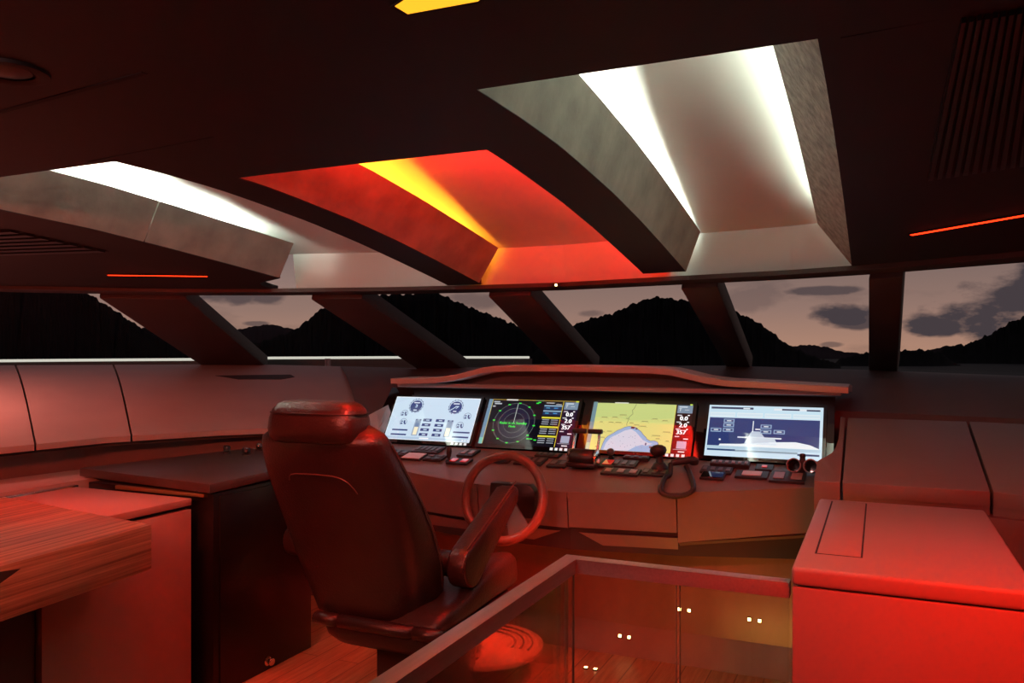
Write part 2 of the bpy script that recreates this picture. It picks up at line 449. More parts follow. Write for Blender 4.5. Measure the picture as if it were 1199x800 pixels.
for i, ((t0, t1), (b0, b1)) in enumerate(PIL):
    A, B, Cc, D = tp(t0), tp(t1), bp(b1), bp(b0)
    nrm = (B - A).cross(D - A).normalized()
    if nrm.y > 0: nrm = -nrm                      # points inboard
    d = (D - A).normalized() * 0.10
    inn, outw = nrm * 0.012, nrm * -0.09
    m = MB(); q = [A + d * .9, B + d * .9, Cc + d * 0.6, D + d * 0.6]
    m.hexa([p + outw for p in q], [p + inn for p in q], 0.008)
    struct(m.build('trim_%d' % (14 + i), M['pillar'], smooth=30), 'dark red-lit windshield pillar', 'pillar')
edges_t = [-5.75] + [v for (t, b) in PIL for v in t] + [2.5]
edges_b = [-6.1] + [v for (t, b) in PIL for v in b] + [2.85]
for i in range(7):
    t0, t1, b0, b1 = edges_t[2 * i], edges_t[2 * i + 1], edges_b[2 * i], edges_b[2 * i + 1]
    m = MB(); n = 5
    for off in (Vector((0, 0, 0)), Vector((0, 0.008, 0.014))):
        r0 = [m._v(tp(t0 - .01 + (t1 - t0 + .02) * k / n) + off) for k in range(n + 1)]
        r1 = [m._v(bp(b0 - .01 + (b1 - b0 + .02) * k / n) + off) for k in range(n + 1)]
        for k in range(n): m.bm.faces.new((r0[k], r0[k + 1], r1[k + 1], r1[k]))
    struct(m.build('window_%d' % (i + 1), M['windshield'], smooth=40), 'raked windshield pane', 'window')

# sill and leather lining under the windows
LL = [(-4.0, 0.2), (-3.86, 1.4), (-3.76, 2.4), (-3.70, 3.0), (-3.46, 3.5), (-3.05, 4.0), (-2.85, 4.3)]      # lower edge of the port lining (x by y)
PTS = [(-5.98, 0.2), (-5.95, 1.6), (-5.85, 2.4), (-5.3, 3.5), (-4.6, 4.45), (-4.13, 4.7), (-3.6, 4.92)]
def along(pts, t):
    L = [0]
    for a, b in zip(pts, pts[1:]): L.append(L[-1] + math.dist(a, b))
    s = t * L[-1]
    for i in range(len(pts) - 1):
        if s <= L[i + 1] + 1e-9:
            k = (s - L[i]) / (L[i + 1] - L[i]); return (pts[i][0] + (pts[i + 1][0] - pts[i][0]) * k, pts[i][1] + (pts[i + 1][1] - pts[i][1]) * k)
    return pts[-1]
def edge_pair(px_t, py_t, px_b, py_b):
    """end points of a seam on the lining: top edge on the sill plane, lower edge at z 1.05"""
    b = atZ(px_b, py_b, 1.05); return b
# rows of (top point, bottom point), port side, running forward
def rowsP(t): 
    a = along(PTS, t); b = along(LL, t)
    return Vector((a[0], a[1], zb(a[0]) + 0.0)), Vector((b[0], b[1], 1.05))
def img(p):
    rx, dp = p.x * cy_ + p.y * sy_, -p.x * sy_ + p.y * cy_
    return HX + FPX * rx / dp, HY - FPX * (p.z - EYE) / dp
def seam_t(px, k):
    best = min((abs(img(rowsP(i / 400)[k])[0] - px), i / 400) for i in range(100, 400) )
    return best[1]
seams = [(seam_t(19, 0), seam_t(43, 1)), (seam_t(134, 0), seam_t(154, 1))]
cuts = [(0.02, 0.02)] + seams + [(1.0, 1.0)]
for i, (c0, c1) in enumerate(zip(cuts, cuts[1:])):
    m = MB(); n, mm = 16, 6
    g = 0.0012
    for off in (0, 0.03):
        rows = []
        for j in range(n + 1):
            ta = c0[0] + g + (c1[0] - c0[0] - 2 * g) * j / n; tb = c0[1] + g + (c1[1] - c0[1] - 2 * g) * j / n
            A, B = rowsP(ta)[0], rowsP(tb)[1]
            row = []
            for k in range(mm + 1):
                p = A.lerp(B, k / mm); p.z += 0.05 * math.sin(PI * k / mm) - off
                row.append(m._v(p))
            rows.append(row)
        for j in range(n):
            for k in range(mm): m.bm.faces.new((rows[j][k], rows[j + 1][k], rows[j + 1][k + 1], rows[j][k + 1]))
        if off == 0: top = rows
        else:
            for j in range(n): m.bm.faces.new((top[j][mm], top[j + 1][mm], rows[j + 1][mm], rows[j][mm]))
            for a, b in ((top[0], rows[0]), (top[n], rows[n])):
                for k in range(mm): m.bm.faces.new((a[k], a[k + 1], b[k + 1], b[k]))
    struct(m.build('wall_port_lining', M['lining'], smooth=35), 'inclined leather panel under the port windows', 'wall panel')
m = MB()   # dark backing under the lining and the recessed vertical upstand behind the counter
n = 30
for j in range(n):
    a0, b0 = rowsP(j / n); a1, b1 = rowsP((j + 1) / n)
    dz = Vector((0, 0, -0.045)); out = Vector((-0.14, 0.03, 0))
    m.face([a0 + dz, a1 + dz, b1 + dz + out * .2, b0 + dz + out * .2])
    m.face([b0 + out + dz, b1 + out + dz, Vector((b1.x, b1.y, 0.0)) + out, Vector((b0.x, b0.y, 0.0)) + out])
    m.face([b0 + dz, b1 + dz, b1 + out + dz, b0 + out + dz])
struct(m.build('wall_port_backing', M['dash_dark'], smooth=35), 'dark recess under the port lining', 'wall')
# shelf ahead of the dash and the starboard lining
m = MB()
LS = [(-2.95, 4.2), (-2.6, 4.40), (-1.5, 4.45), (-0.1, 4.42), (0.45, 4.28), (1.35, 4.05), (2.0, 3.4), (2.6, 2.0)]
PS = [(-3.62, 4.92), (-3.06, 5.1), (-2.08, 5.38), (-0.9, 5.38), (-0.05, 5.2), (0.65, 4.7), (1.7, 3.8), (2.62, 2.1)]
n = 48; pr = None
for j in range(n + 1):
    a = along(PS, j / n); b = along(LS, j / n)
    A = Vector((a[0], a[1], zb(a[0]))); B = Vector((b[0], b[1], 1.20 if b[0] > -2.6 else 1.10))
    row = []
    for k in range(7):
        p = A.lerp(B, k / 6); p.z += 0.06 * math.sin(PI * k / 6) * (0.4 if -3 < p.x < 0 else 1); row.append(p)
    row.append(Vector((B.x, B.y, 0.0)))
    if pr:
        for k in range(7): m.face([pr[k], row[k], row[k + 1], pr[k + 1]])
    pr = row
bmesh.ops.remove_doubles(m.bm, verts=m.bm.verts, dist=1e-5)
M['shelf'] = pmat('shelf_leather', (0.105, 0.068, 0.06), 0.55, var=0.06)
struct(m.build('wall_front_shelf', M['shelf'], smooth=50), 'leather shelf under the windshield', 'shelf')
# slot handle in the port lining near the dash
def lin_pt(px, py, lift=0.004):
    best = None
    for i in range(200, 401):
        A, B = rowsP(i / 400)
        for k in range(0, 40):
            p = A.lerp(B, k / 40); p.z += 0.05 * math.sin(PI * k / 40)
            q = img(p); d = (q[0] - px) ** 2 + (q[1] - py) ** 2
            if best is None or d < best[0]: best = (d, p.copy())
    p = best[1]; p.z += lift; return p
slot = [lin_pt(*q) for q in ((253, 440), (340, 439), (345, 442), (330, 444), (280, 445))]
m = MB(); m.hexa([p - Vector((0, 0, 0.01)) for p in slot], slot)
struct(m.build('trim_20', M['groove']), 'dark recessed grip slot in the port lining', 'trim')

# ------------------------------------------------------------------ OUTSIDE
def mountain(name, prof, D, mat, lab, depth=0.55, jag=1.0, foot=-6):
    pts = []
    x0, x1 = prof[0][0], prof[-1][0]
    n = int((x1 - x0) / 1.6)
    for i in range(n + 1):
        px = x0 + (x1 - x0) * i / n
        py = lerp(prof, px) - jag * (random.random() * 1.2 + 1.0 * math.sin(px * 0.9) * math.sin(px * 0.23) + 0.9 * math.sin(px * .41))
        d = ray(px, py); p = d * D; p.z += EYE
        pts.append(p)
    m = MB(); K = 7
    secs = []
    for p in pts:
        h = max(p.z - foot, 0.5); dirn = Vector((p.x, p.y, 0)).normalized()
        row = []
        for k in range(-K, K + 1):
            s = abs(k) / K
            q = Vector((p.x, p.y, 0)) + dirn * (k / K) * (h * 1.6 + D * 0.05)
            q.z = foot + h * (1 - s) ** 1.15 + (random.uniform(-1, 1) * h * 0.035 if 0 < s < 1 else 0)
            row.append(q)
        secs.append(row)
    m.loft(secs, cap=False, closed=False)
    return struct(m.build(name, mat, smooth=60), lab, 'mountain')
mountain('mountain_1', [(-260, 350), (-150, 300), (0, 318), (60, 332), (98, 341), (135, 364), (160, 381), (190, 394), (240, 418), (270, 428)], 330, M['hill'], 'dark wooded mountain outside the leftmost window')
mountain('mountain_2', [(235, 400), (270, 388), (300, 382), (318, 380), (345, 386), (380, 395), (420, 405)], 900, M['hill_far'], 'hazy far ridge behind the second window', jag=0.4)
mountain('mountain_3', [(225, 425), (270, 407), (305, 401), (340, 390), (358, 378), (378, 361), (400, 356), (425, 349), (455, 345), (480, 345), (508, 341), (530, 352), (560, 364), (590, 375), (615, 386), (640, 402), (675, 420), (700, 428)], 420, M['hill'], 'long black wooded mountain behind the middle windows')
mountain('mountain_4', [(610, 425), (640, 402), (668, 383), (692, 374), (720, 367), (745, 355), (768, 348), (800, 352), (840, 360), (862, 366), (885, 376), (902, 388), (922, 404), (950, 417), (985, 428)], 380, M['hill'], 'black wooded mountain right of the centre pillar')
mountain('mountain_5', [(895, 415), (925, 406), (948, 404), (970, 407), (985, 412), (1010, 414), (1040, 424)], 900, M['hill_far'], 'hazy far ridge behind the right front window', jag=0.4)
mountain('mountain_6', [(965, 430), (990, 419), (1020, 413), (1060, 411), (1085, 410), (1105, 416), (1125, 430)], 450, M['hill'], 'low black hill behind the right window pillar')
mountain('mountain_7', [(1070, 430), (1098, 412), (1112, 406), (1135, 403), (1160, 392), (1185, 377), (1205, 370), (1260, 352), (1330, 370), (1400, 420)], 560, M['hill'], 'dark mountain rising behind the rightmost window')
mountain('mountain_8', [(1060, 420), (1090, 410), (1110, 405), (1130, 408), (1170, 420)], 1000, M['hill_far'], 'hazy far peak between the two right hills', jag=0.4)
m = MB(); m.box((-3000, -1000, -6.6), (3000, 3000, -6))
struct(m.build('sea', M['sea']), 'dark sea around the yacht', 'sea')
m = MB()
dk = [(-6.8, 0), (-6.6, 4), (-5.6, 6.2), (-4, 7.6), (-1.5, 8.3), (1, 7.6), (3.2, 5), (3.6, 0), (2.9, 0.4), (2.5, 2.4), (1.7, 3.8), (0.65, 4.72), (-0.05, 5.22), (-0.9, 5.42), (-2.08, 5.42), (-3.06, 5.14), (-4.13, 4.74), (-4.6, 4.5), (-5.3, 3.55), (-5.9, 2.4), (-6.2, 0)]
m.hexa([(x, y, 1.0) for x, y in dk], [(x, y, 1.1) for x, y in dk])
struct(m.build('ground_foredeck', M['deck']), 'dark foredeck ahead of the windshield', 'deck')
def view(px, py, d): 
    r = ray(px, py); return Vector((r.x * d, r.y * d, EYE + r.z * d))
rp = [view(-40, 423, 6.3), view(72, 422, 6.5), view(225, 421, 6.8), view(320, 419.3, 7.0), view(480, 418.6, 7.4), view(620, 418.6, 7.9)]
t = thing('deck_rail', (rp[2].x, rp[2].y, 1.1), 'thin pale bulwark cap with its brightness put in as glow, outside the left windows', 'rail')
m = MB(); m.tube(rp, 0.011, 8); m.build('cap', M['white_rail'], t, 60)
m = MB(); 
for a, b in zip(rp, rp[1:]):
    m.hexa([(a.x, a.y, 1.1), (b.x, b.y, 1.1), (b.x + .02, b.y + .03, 1.1), (a.x + .02, a.y + .03, 1.1)], [(a.x, a.y, a.z - .012), (b.x, b.y, b.z - .012), (b.x + .02, b.y + .03, b.z - .012), (a.x + .02, a.y + .03, a.z - .012)])
m.build('bulwark_panel', M['deck'], t)
pa = view(385, 420, 6.9)
m = MB(); m.box((pa.x - .022, pa.y - .02, 1.1), (pa.x - .006, pa.y, pa.z)); m.build('post', M['key_pale'], t)
m = MB(); m.box((pa.x + .004, pa.y - .02, 1.1), (pa.x + .024, pa.y, pa.z)); m.build('post', M['key_pale'], t)

# ------------------------------------------------------------------ HELM CONSOLE
FR = [(-2.95, 3.92), (-2.3, 3.70), (-1.886, 3.60), (-1.335, 3.58), (-0.845, 3.67), (-0.28, 3.85), (-0.17, 3.89)]
def Ff(x): return lerp(FR, x)
BKY, BKZ, SLOPE = 4.10, 0.945, 0.20
def zcnt(y): return BKZ - (BKY - y) * SLOPE
CN = Vector((0, -SLOPE, 1)).normalized(); CP = Vector((0, BKY, BKZ))
def cp(px, py): return at_plane(px, py, CP, CN)
con = thing('helm_console', (-1.5, 4.0, 0), 'long leather helm console below the windshield carrying four lit displays', 'console')
xsC = [-2.95, -2.6, -2.3, -1.886, -1.6, -1.335, -1.1, -0.845, -0.55, -0.252]
m = MB()                                              # sloping counter
m.hexa([(x, Ff(x), zcnt(Ff(x)) - 0.03) for x in xsC] + [(-0.252, BKY + .03, BKZ - 0.03), (-2.95, BKY + .03, BKZ - 0.03)],
       [(x, Ff(x), zcnt(Ff(x))) for x in xsC] + [(-0.252, BKY + .03, BKZ + .006), (-2.95, BKY + .03, BKZ + .006)], 0.004)
m.build('counter', M['dash'], con, 30)
def front(x0, x1, zt, zbt, inset, lab=None, name='drawer_front', z1=None, mat='dash', th=0.03):
    m = MB(); n = 6; g = 0.003
    xs = [x0 + g + (x1 - x0 - 2 * g) * i / n for i in range(n + 1)]
    secs = []
    for i, x in enumerate(xs):
        y = Ff(x) + inset; t_ = zt if zt is not None else zcnt(Ff(x)) - 0.001
        b_ = zbt if z1 is None else zbt + (z1 - zbt) * i / n
        secs.append([(x, y, t_), (x, y + 0.022, b_), (x, y + th + 0.022, b_), (x, y + th, t_)])
    m.loft(secs); return m.build(name, M[mat], con, 30)
front(-2.9, -1.815, None, 0.665, -0.006)
front(-1.815, -1.335, None, 0.668, -0.006)
front(-1.335, -0.84, None, 0.672, -0.006)
front(-0.84, -0.25, None, 0.628, -0.006, z1=0.692, name='end_cover')
m = MB()                                              # dark recess behind the fronts
m.hexa([(x, Ff(x) + 0.05, 0.56) for x in xsC] + [(-0.252, 4.3, 0.56), (-2.95, 4.3, 0.56)], [(x, Ff(x) + 0.03, 0.83) for x in xsC] + [(-0.252, 4.12, 0.90), (-2.95, 4.12, 0.90)])
m.build('carcass', M['groove'], con)
front(-2.9, -0.84, 0.645, 0.575, 0.03, name='lower_valance')
m = MB()
xs = [-0.835, -0.5, -0.19]
m.loft([[(x, Ff(x) + 0.018, z0), (x, Ff(x) + 0.13, z0 - 0.075), (x, Ff(x) + 0.33, z0 - 0.07), (x, Ff(x) + 0.20, z0 + 0.02)] for x, z0 in ((-0.835, 0.626), (-0.5, 0.658), (-0.252, 0.681))])
m.build('underside', M['dash_dark'], con)
m = MB()                                              # knee wall with a raised foot ledge
kw = [(3.98, 0.60), (3.95, 0.13), (3.87, 0.0), (4.3, 0.0), (4.3, 0.60)]
m.prism(kw, 'x', -2.95, -0.252)
m.build('knee_wall', M['knee'], con)
m = MB()                                              # black glass bridge panel behind the displays
GS = Vector((0, 0.155, 0.245)); GN = Vector((0, -GS.z, GS.y)).normalized()
GP = lambda x, f, d: Vector((x, 4.133, 0.977)) + GS * f + GN * d
m.hexa([GP(-2.86, -.26, -.045), GP(-.2, -.26, -.045), GP(-.2, -.26, -.026), GP(-2.86, -.26, -.026)], [GP(-2.80, 1.27, -.045), GP(-.2, 1.27, -.045), GP(-.2, 1.27, -.026), GP(-2.80, 1.27, -.026)])
m.build('glass_panel', M['black_gloss'], con)
m = MB()
m.box((-2.66, 4.19, 1.288), (-0.165, 4.45, 1.312), 0.005); m.build('lower_lip', M['hood'], con, 30)
m = MB()                                              # hood with its raised centre
HP = [(-2.62, 1.343), (-2.45, 1.346), (-2.32, 1.352), (-2.20, 1.368), (-2.10, 1.392), (-2.02, 1.412), (-1.94, 1.422), (-1.5, 1.425), (-1.06, 1.420), (-0.96, 1.412), (-0.88, 1.395), (-0.79, 1.374), (-0.68, 1.361), (-0.5, 1.354), (-0.13, 1.338)]
secs = []
for x, z in HP:
    arch = max(0, (z - 1.34)) * 0.5
    secs.append([(x, 4.06, z - 0.031), (x, 4.055, z - 0.004), (x, 4.06, z), (x, 4.30, z + .004), (x, 4.62, z - 0.02), (x, 4.62, z - 0.05), (x, 4.30, z - .031)])
m.loft(secs); m.build('hood', M['hood'], con, 35)
m = MB(); secs = []
for x, z in [(max(-2.58, min(-0.17, a)), b) for a, b in HP]:
    secs.append([(x, 4.26, 1.311), (x, 4.26, z - .03), (x, 4.34, z - .03), (x, 4.34, 1.311)])
m.loft(secs); m.build('hood_backing', M['dash_dark'], con)

m = MB()                                              # small cheek at the port end of the display row
ck = [atY(427, 489, 3.98), atY(455, 474, 4.16), atY(450, 492, 4.12), atY(446, 500, 4.08), atY(440, 507, 4.04)]
m.hexa([p + Vector((0, .03, -.05)) for p in ck], ck); m.build('port_cheek', M['fascia'], con)
# ------------------------------------------------------------------ DISPLAYS
SB, ST = Vector((0, 4.133, 0.977)), Vector((0, 4.288, 1.222))       # bottom and top of the row of screens
SU = (ST - SB); SN = Vector((0, -SU.z, SU.y)).normalized()
SVL = SU.length
EM = {}
def E(r, g, b, k=1.0):
    key = (r, g, b, k)
    if key not in EM: EM[key] = emat('screen_%d_%d_%d' % (r, g, b), lin(r, g, b), k, True)
    return EM[key]
class Screen:
    def __init__(s, x0, x1): s.x0, s.x1, s.m, s.mats = x0, x1, MB(), []
    def mi(s, mat):
        if mat not in s.mats: s.mats.append(mat)
        return s.mats.index(mat)
    def P(s, u, v, L): return Vector((s.x0 + (s.x1 - s.x0) * u, 0, 0)) + ST - SU * v + SN * (0.0012 + 0.00035 * L)
    def poly(s, pts, mat, L=1):
        f = s.m.face([s.P(u, v, L) for u, v in pts], s.mi(mat)); return s
    def rect(s, u0, v0, u1, v1, mat, L=1): return s.poly([(u0, v0), (u1, v0), (u1, v1), (u0, v1)], mat, L)
    def asp(s): return SVL / (s.x1 - s.x0)
    def disc(s, u, v, r, mat, L=1, n=22): return s.poly([(u + r * s.asp() * math.cos(2 * PI * k / n), v + r * math.sin(2 * PI * k / n)) for k in range(n)], mat, L)
    def ring(s, u, v, r, w, mat, L=1, n=36, a0=0, a1=2 * PI, dash=False):
        a = s.asp()
        for k in range(n):
            if dash and k % 2: continue
            t0, t1 = a0 + (a1 - a0) * k / n, a0 + (a1 - a0) * (k + 1) / n
            s.poly([(u + (r - w) * a * math.cos(t0), v + (r - w) * math.sin(t0)), (u + r * a * math.cos(t0), v + r * math.sin(t0)), (u + r * a * math.cos(t1), v + r * math.sin(t1)), (u + (r - w) * a * math.cos(t1), v + (r - w) * math.sin(t1))], mat, L)
        return s
    def line(s, pts, w, mat, L=1):
        a = s.asp()
        for (u0, v0), (u1, v1) in zip(pts, pts[1:]):
            dx, dy = (u1 - u0) / a, v1 - v0; l = math.hypot(dx, dy) or 1
            nx, ny = -dy / l * w / 2 * a, dx / l * w / 2
            s.poly([(u0 + nx, v0 + ny), (u1 + nx, v1 + ny), (u1 - nx, v1 - ny), (u0 - nx, v0 - ny)], mat, L)
        return s
    def text(s, txt, u, v, h, mat, L=2, bold=0, align='l'):
        vs, ps = text_polys(txt); a = s.asp() * 1.0
        k = h / 0.72; w = max(x for x, y, z in vs) * k * a
        uu = u - (w if align == 'r' else w / 2 if align == 'c' else 0)
        for dx in ([0] if not bold else [0, bold]):
            for p in ps: s.poly([(uu + vs[i][0] * k * a + dx, v - vs[i][1] * k) for i in p], mat, L + (0.3 if dx else 0))
        return s
    def build(s, parent, name='screen'):
        o = s.m; 
        me = o.build(name, s.mats, parent); return me
def display(x0, x1, label, draw, keys=True):
    t = thing('display', ((x0 + x1) / 2, 4.11, 0.94), label, 'display', 'helm displays')
    g = 0.016; m = MB()
    X0, X1 = x0 - g, x1 + g
    def P(x, v, d): return Vector((x, 0, 0)) + ST - SU * v + SN * d
    m.hexa([P(X0, -.05, -.02), P(X1, -.05, -.02), P(X1, 1.07, -.02), P(X0, 1.07, -.02)], [P(X0, -.05, .0005), P(X1, -.05, .0005), P(X1, 1.07, .0005), P(X0, 1.07, .0005)], 0.0)
    m.build('bezel', M['black_gloss'], t)
    sc = Screen(x0, x1); draw(sc); sc.build(t)
    if keys:
        for k in range(4):
            m = MB(); xx = x1 - 0.115 + 0.028 * k
            p = [P(xx, 1.012, .0006), P(xx + .016, 1.012, .0006), P(xx + .016, 1.06, .0006), P(xx, 1.06, .0006)]
            m.hexa(p, [q + SN * .003 for q in p]); m.build('button', M['button_white'], t)
    m = MB(); xx = (x0 + x1) / 2; p = [P(xx - .012, 1.03, .0006), P(xx + .012, 1.03, .0006), P(xx + .012, 1.045, .0006), P(xx - .012, 1.045, .0006)]
    m.hexa(p, [q + SN * .0008 for q in p]); m.build('badge', M['key_grey'], t)
    return t
NAVY, PALE = E(48, 62, 120), E(202, 222, 240)
def draw_engine(s):
    s.rect(0, 0, 1, 1, E(232, 240, 248), 0); s.rect(.008, .02, .992, .93, PALE, 1)
    s.rect(.01, .93, .99, .985, E(178, 200, 222), 1)
    for u in (.27, .74):
        s.ring(u, .21, .165, .012, E(120, 135, 165), 2, a0=0.6 * PI, a1=2.5 * PI)
        s.disc(u, .22, .14, NAVY, 2)
        for k in range(14):
            a = 0.62 * PI + k * 0.13 * PI
            s.line([(u + .15 * s.asp() * math.cos(a), .21 + .15 * math.sin(a)), (u + .175 * s.asp() * math.cos(a), .21 + .175 * math.sin(a))], .014, NAVY, 3)
        s.rect(u - .035, .125, u + .035, .15, E(225, 232, 245), 3); s.rect(u - .02, .30, u + .02, .325, E(225, 232, 245), 3)
    s.rect(.262, .18, .285, .20, PALE, 3); s.rect(.275, .20, .285, .25, PALE, 3); s.rect(.262, .235, .28, .25, PALE, 3)
    s.line([(.74, .21), (.68, .30)], .018, PALE, 3); s.rect(.735, .19, .775, .21, PALE, 3); s.line([(.77, .2), (.745, .25)], .015, PALE, 3)
    for u, v in ((.155, .40), (.175, .60), (.90, .42), (.845, .63)):
        s.ring(u, v, .085, .010, E(110, 125, 160), 2, a0=0.75 * PI, a1=2.25 * PI)
        s.rect(u - .03, v - .03, u - .008, v - .005, NAVY, 2); s.rect(u + .004, v - .04, u + .022, v + .02, NAVY, 2)
        s.rect(u - .028, v + .015, u - .006, v + .05, NAVY, 2); s.rect(u + .012, v + .02, u + .034, v + .05, NAVY, 2)
    for u0 in (.315, .69):
        s.rect(u0, .52, u0 + .07, .90, E(150, 165, 190), 2); s.rect(u0 + .012, .555, u0 + .058, .70, E(120, 138, 170), 3)
        s.rect(u0 + .012, .70, u0 + .058, .88, E(250, 238, 205), 3); s.rect(u0 + .005, .52, u0 + .022, .55, NAVY, 3); s.rect(u0 + .05, .52, u0 + .066, .55, NAVY, 3)
    for r in range(4):
        for u0 in (.405, .555):
            v0 = .505 + r * .11; s.rect(u0, v0, u0 + .10, v0 + .062, NAVY, 2); s.rect(u0 + .035, v0 + .02, u0 + .075, v0 + .042, PALE, 3)
    for r in range(2):
        for u0 in (.07, .79):
            v0 = .765 + r * .105; s.rect(u0, v0, u0 + .185, v0 + .034, NAVY, 2)
    s.rect(.42, .94, .53, .965, E(250, 250, 250), 3)
    for k in range(3): s.rect(.91 + k * .03, .945, .928 + k * .03, .97, E(240, 245, 250), 3)
def side_column(s, u0, bg):
    s.rect(u0, 0.03, 1, 1, bg, 1); s.rect(u0 + .005, .03, .995, .19, E(120, 140, 160), 2); s.rect(u0 + .02, .05, u0 + .1, .075, E(200, 210, 220), 3)
    s.text('T', u0 + .02, .15, .06, E(235, 240, 240), 3); s.text('TEXT'[0:0] or '---', u0 + .075, .14, .06, E(240, 245, 245), 3)
    W = E(250, 250, 250, 1.3)
    s.text('0.0', .985 - .03, .335, .085, W, 3, .005, 'r'); s.text('2.0', .985 - .03, .475, .085, W, 3, .005, 'r'); s.text('357', .985 - .03, .615, .085, W, 3, .005, 'r')
    for v in (.225, .365, .505, .655): s.rect(u0 + .012, v, u0 + .055, v + .018, E(220, 220, 225), 3)
    s.rect(.955, .225, .975, .24, W, 3); s.rect(.955, .365, .975, .38, W, 3); s.rect(.955, .505, .972, .525, W, 3)
    s.rect(.94, .70, .985, .715, W, 3); s.rect(u0 + .04, .755, u0 + .13, .90, E(160, 168, 190), 3); s.rect(u0 + .012, .915, .985, .922, E(200, 200, 210), 3)
    s.rect(u0 + .06, .955, u0 + .12, .97, W, 3)
def draw_radar(s):
    s.rect(0, 0, 1, 1, E(10, 12, 22), 0)
    s.rect(0, 0.0, .042, 1, E(110, 140, 165), 1); s.rect(.003, .86, .039, .99, E(120, 190, 175), 2); s.rect(.042, .02, .047, 1, E(215, 200, 110), 2)
    s.rect(.042, .0, 1, .014, E(170, 140, 60), 1); s.rect(.20, -.005, .33, .022, E(225, 220, 210), 2); s.rect(.53, .0, .62, .02, E(120, 130, 90), 2); s.rect(.965, 0, .995, .025, E(220, 230, 60), 2)
    GR = E(60, 235, 70); G2 = E(70, 110, 90)
    u, v = .34, .52
    s.disc(u, v, .44, E(20, 20, 40), 1, 40)
    s.disc(u, v, .33, E(28, 27, 52), 2, 40); s.disc(u, v, .22, E(22, 22, 42), 3, 40)
    for r in (.44, .33, .22): s.ring(u, v, r, .006, E(110, 125, 120), 4, 60)
    for k in range(12):
        a = k * PI / 6 + .1; s.rect(u + .44 * s.asp() * math.cos(a) - .013, v + .44 * math.sin(a) - .012, u + .44 * s.asp() * math.cos(a) + .013, v + .44 * math.sin(a) + .012, GR, 5)
    s.line([(u, v), (u + .002, .09)], .009, E(200, 215, 205), 5)
    s.text('Radar is on Standby', u - .005, .55, .052, GR, 6, .003, 'c'); s.text('Mode', u - .01, .62, .045, GR, 6, .003, 'c')
    for (a, b, w) in ((.06, .05, .07), (.075, .09, .08), (.06, .15, .03)): s.rect(a, b, a + w, b + .024, E(190, 195, 200), 5)
    for (a, b) in ((.52, .84), (.555, .84), (.60, .86), (.54, .06), (.56, .04)): s.rect(a, b, a + .03, b + .022, GR, 5)
    s.rect(.63, .03, .84, 1, E(12, 15, 24), 5); s.rect(.832, .02, .838, 1, E(220, 200, 60), 6)
    for r, v0 in enumerate((.13, .245)):
        s.rect(.635, v0 - .022, .83, v0 + .004, E(140, 175, 200), 6); s.rect(.635, v0 + .008, .83, v0 + .078, E(25, 50, 85), 6); s.rect(.66, v0 + .03, .70, v0 + .05, E(70, 160, 200), 7); s.rect(.745, v0 + .03, .79, v0 + .05, E(70, 150, 210), 7)
    s.rect(.65, .05, .74, .068, E(190, 190, 190), 7); s.rect(.76, .08, .82, .096, E(190, 190, 190), 7)
    YL = E(222, 214, 60)
    for v0 in (.365, .565, .765):
        s.rect(.635, v0, .83, v0 + .035, YL, 6)
        for q in range(3):
            s.rect(.645, v0 + .055 + q * .045, .72, v0 + .073 + q * .045, E(160, 165, 175), 6); s.rect(.74, v0 + .055 + q * .045, .815, v0 + .073 + q * .045, E(150, 155, 165), 6)
    s_ = s; side_column_radar(s_)
def side_column_radar(s):
    s.m.mi = 0; side_column(s, .845, E(22, 12, 40))
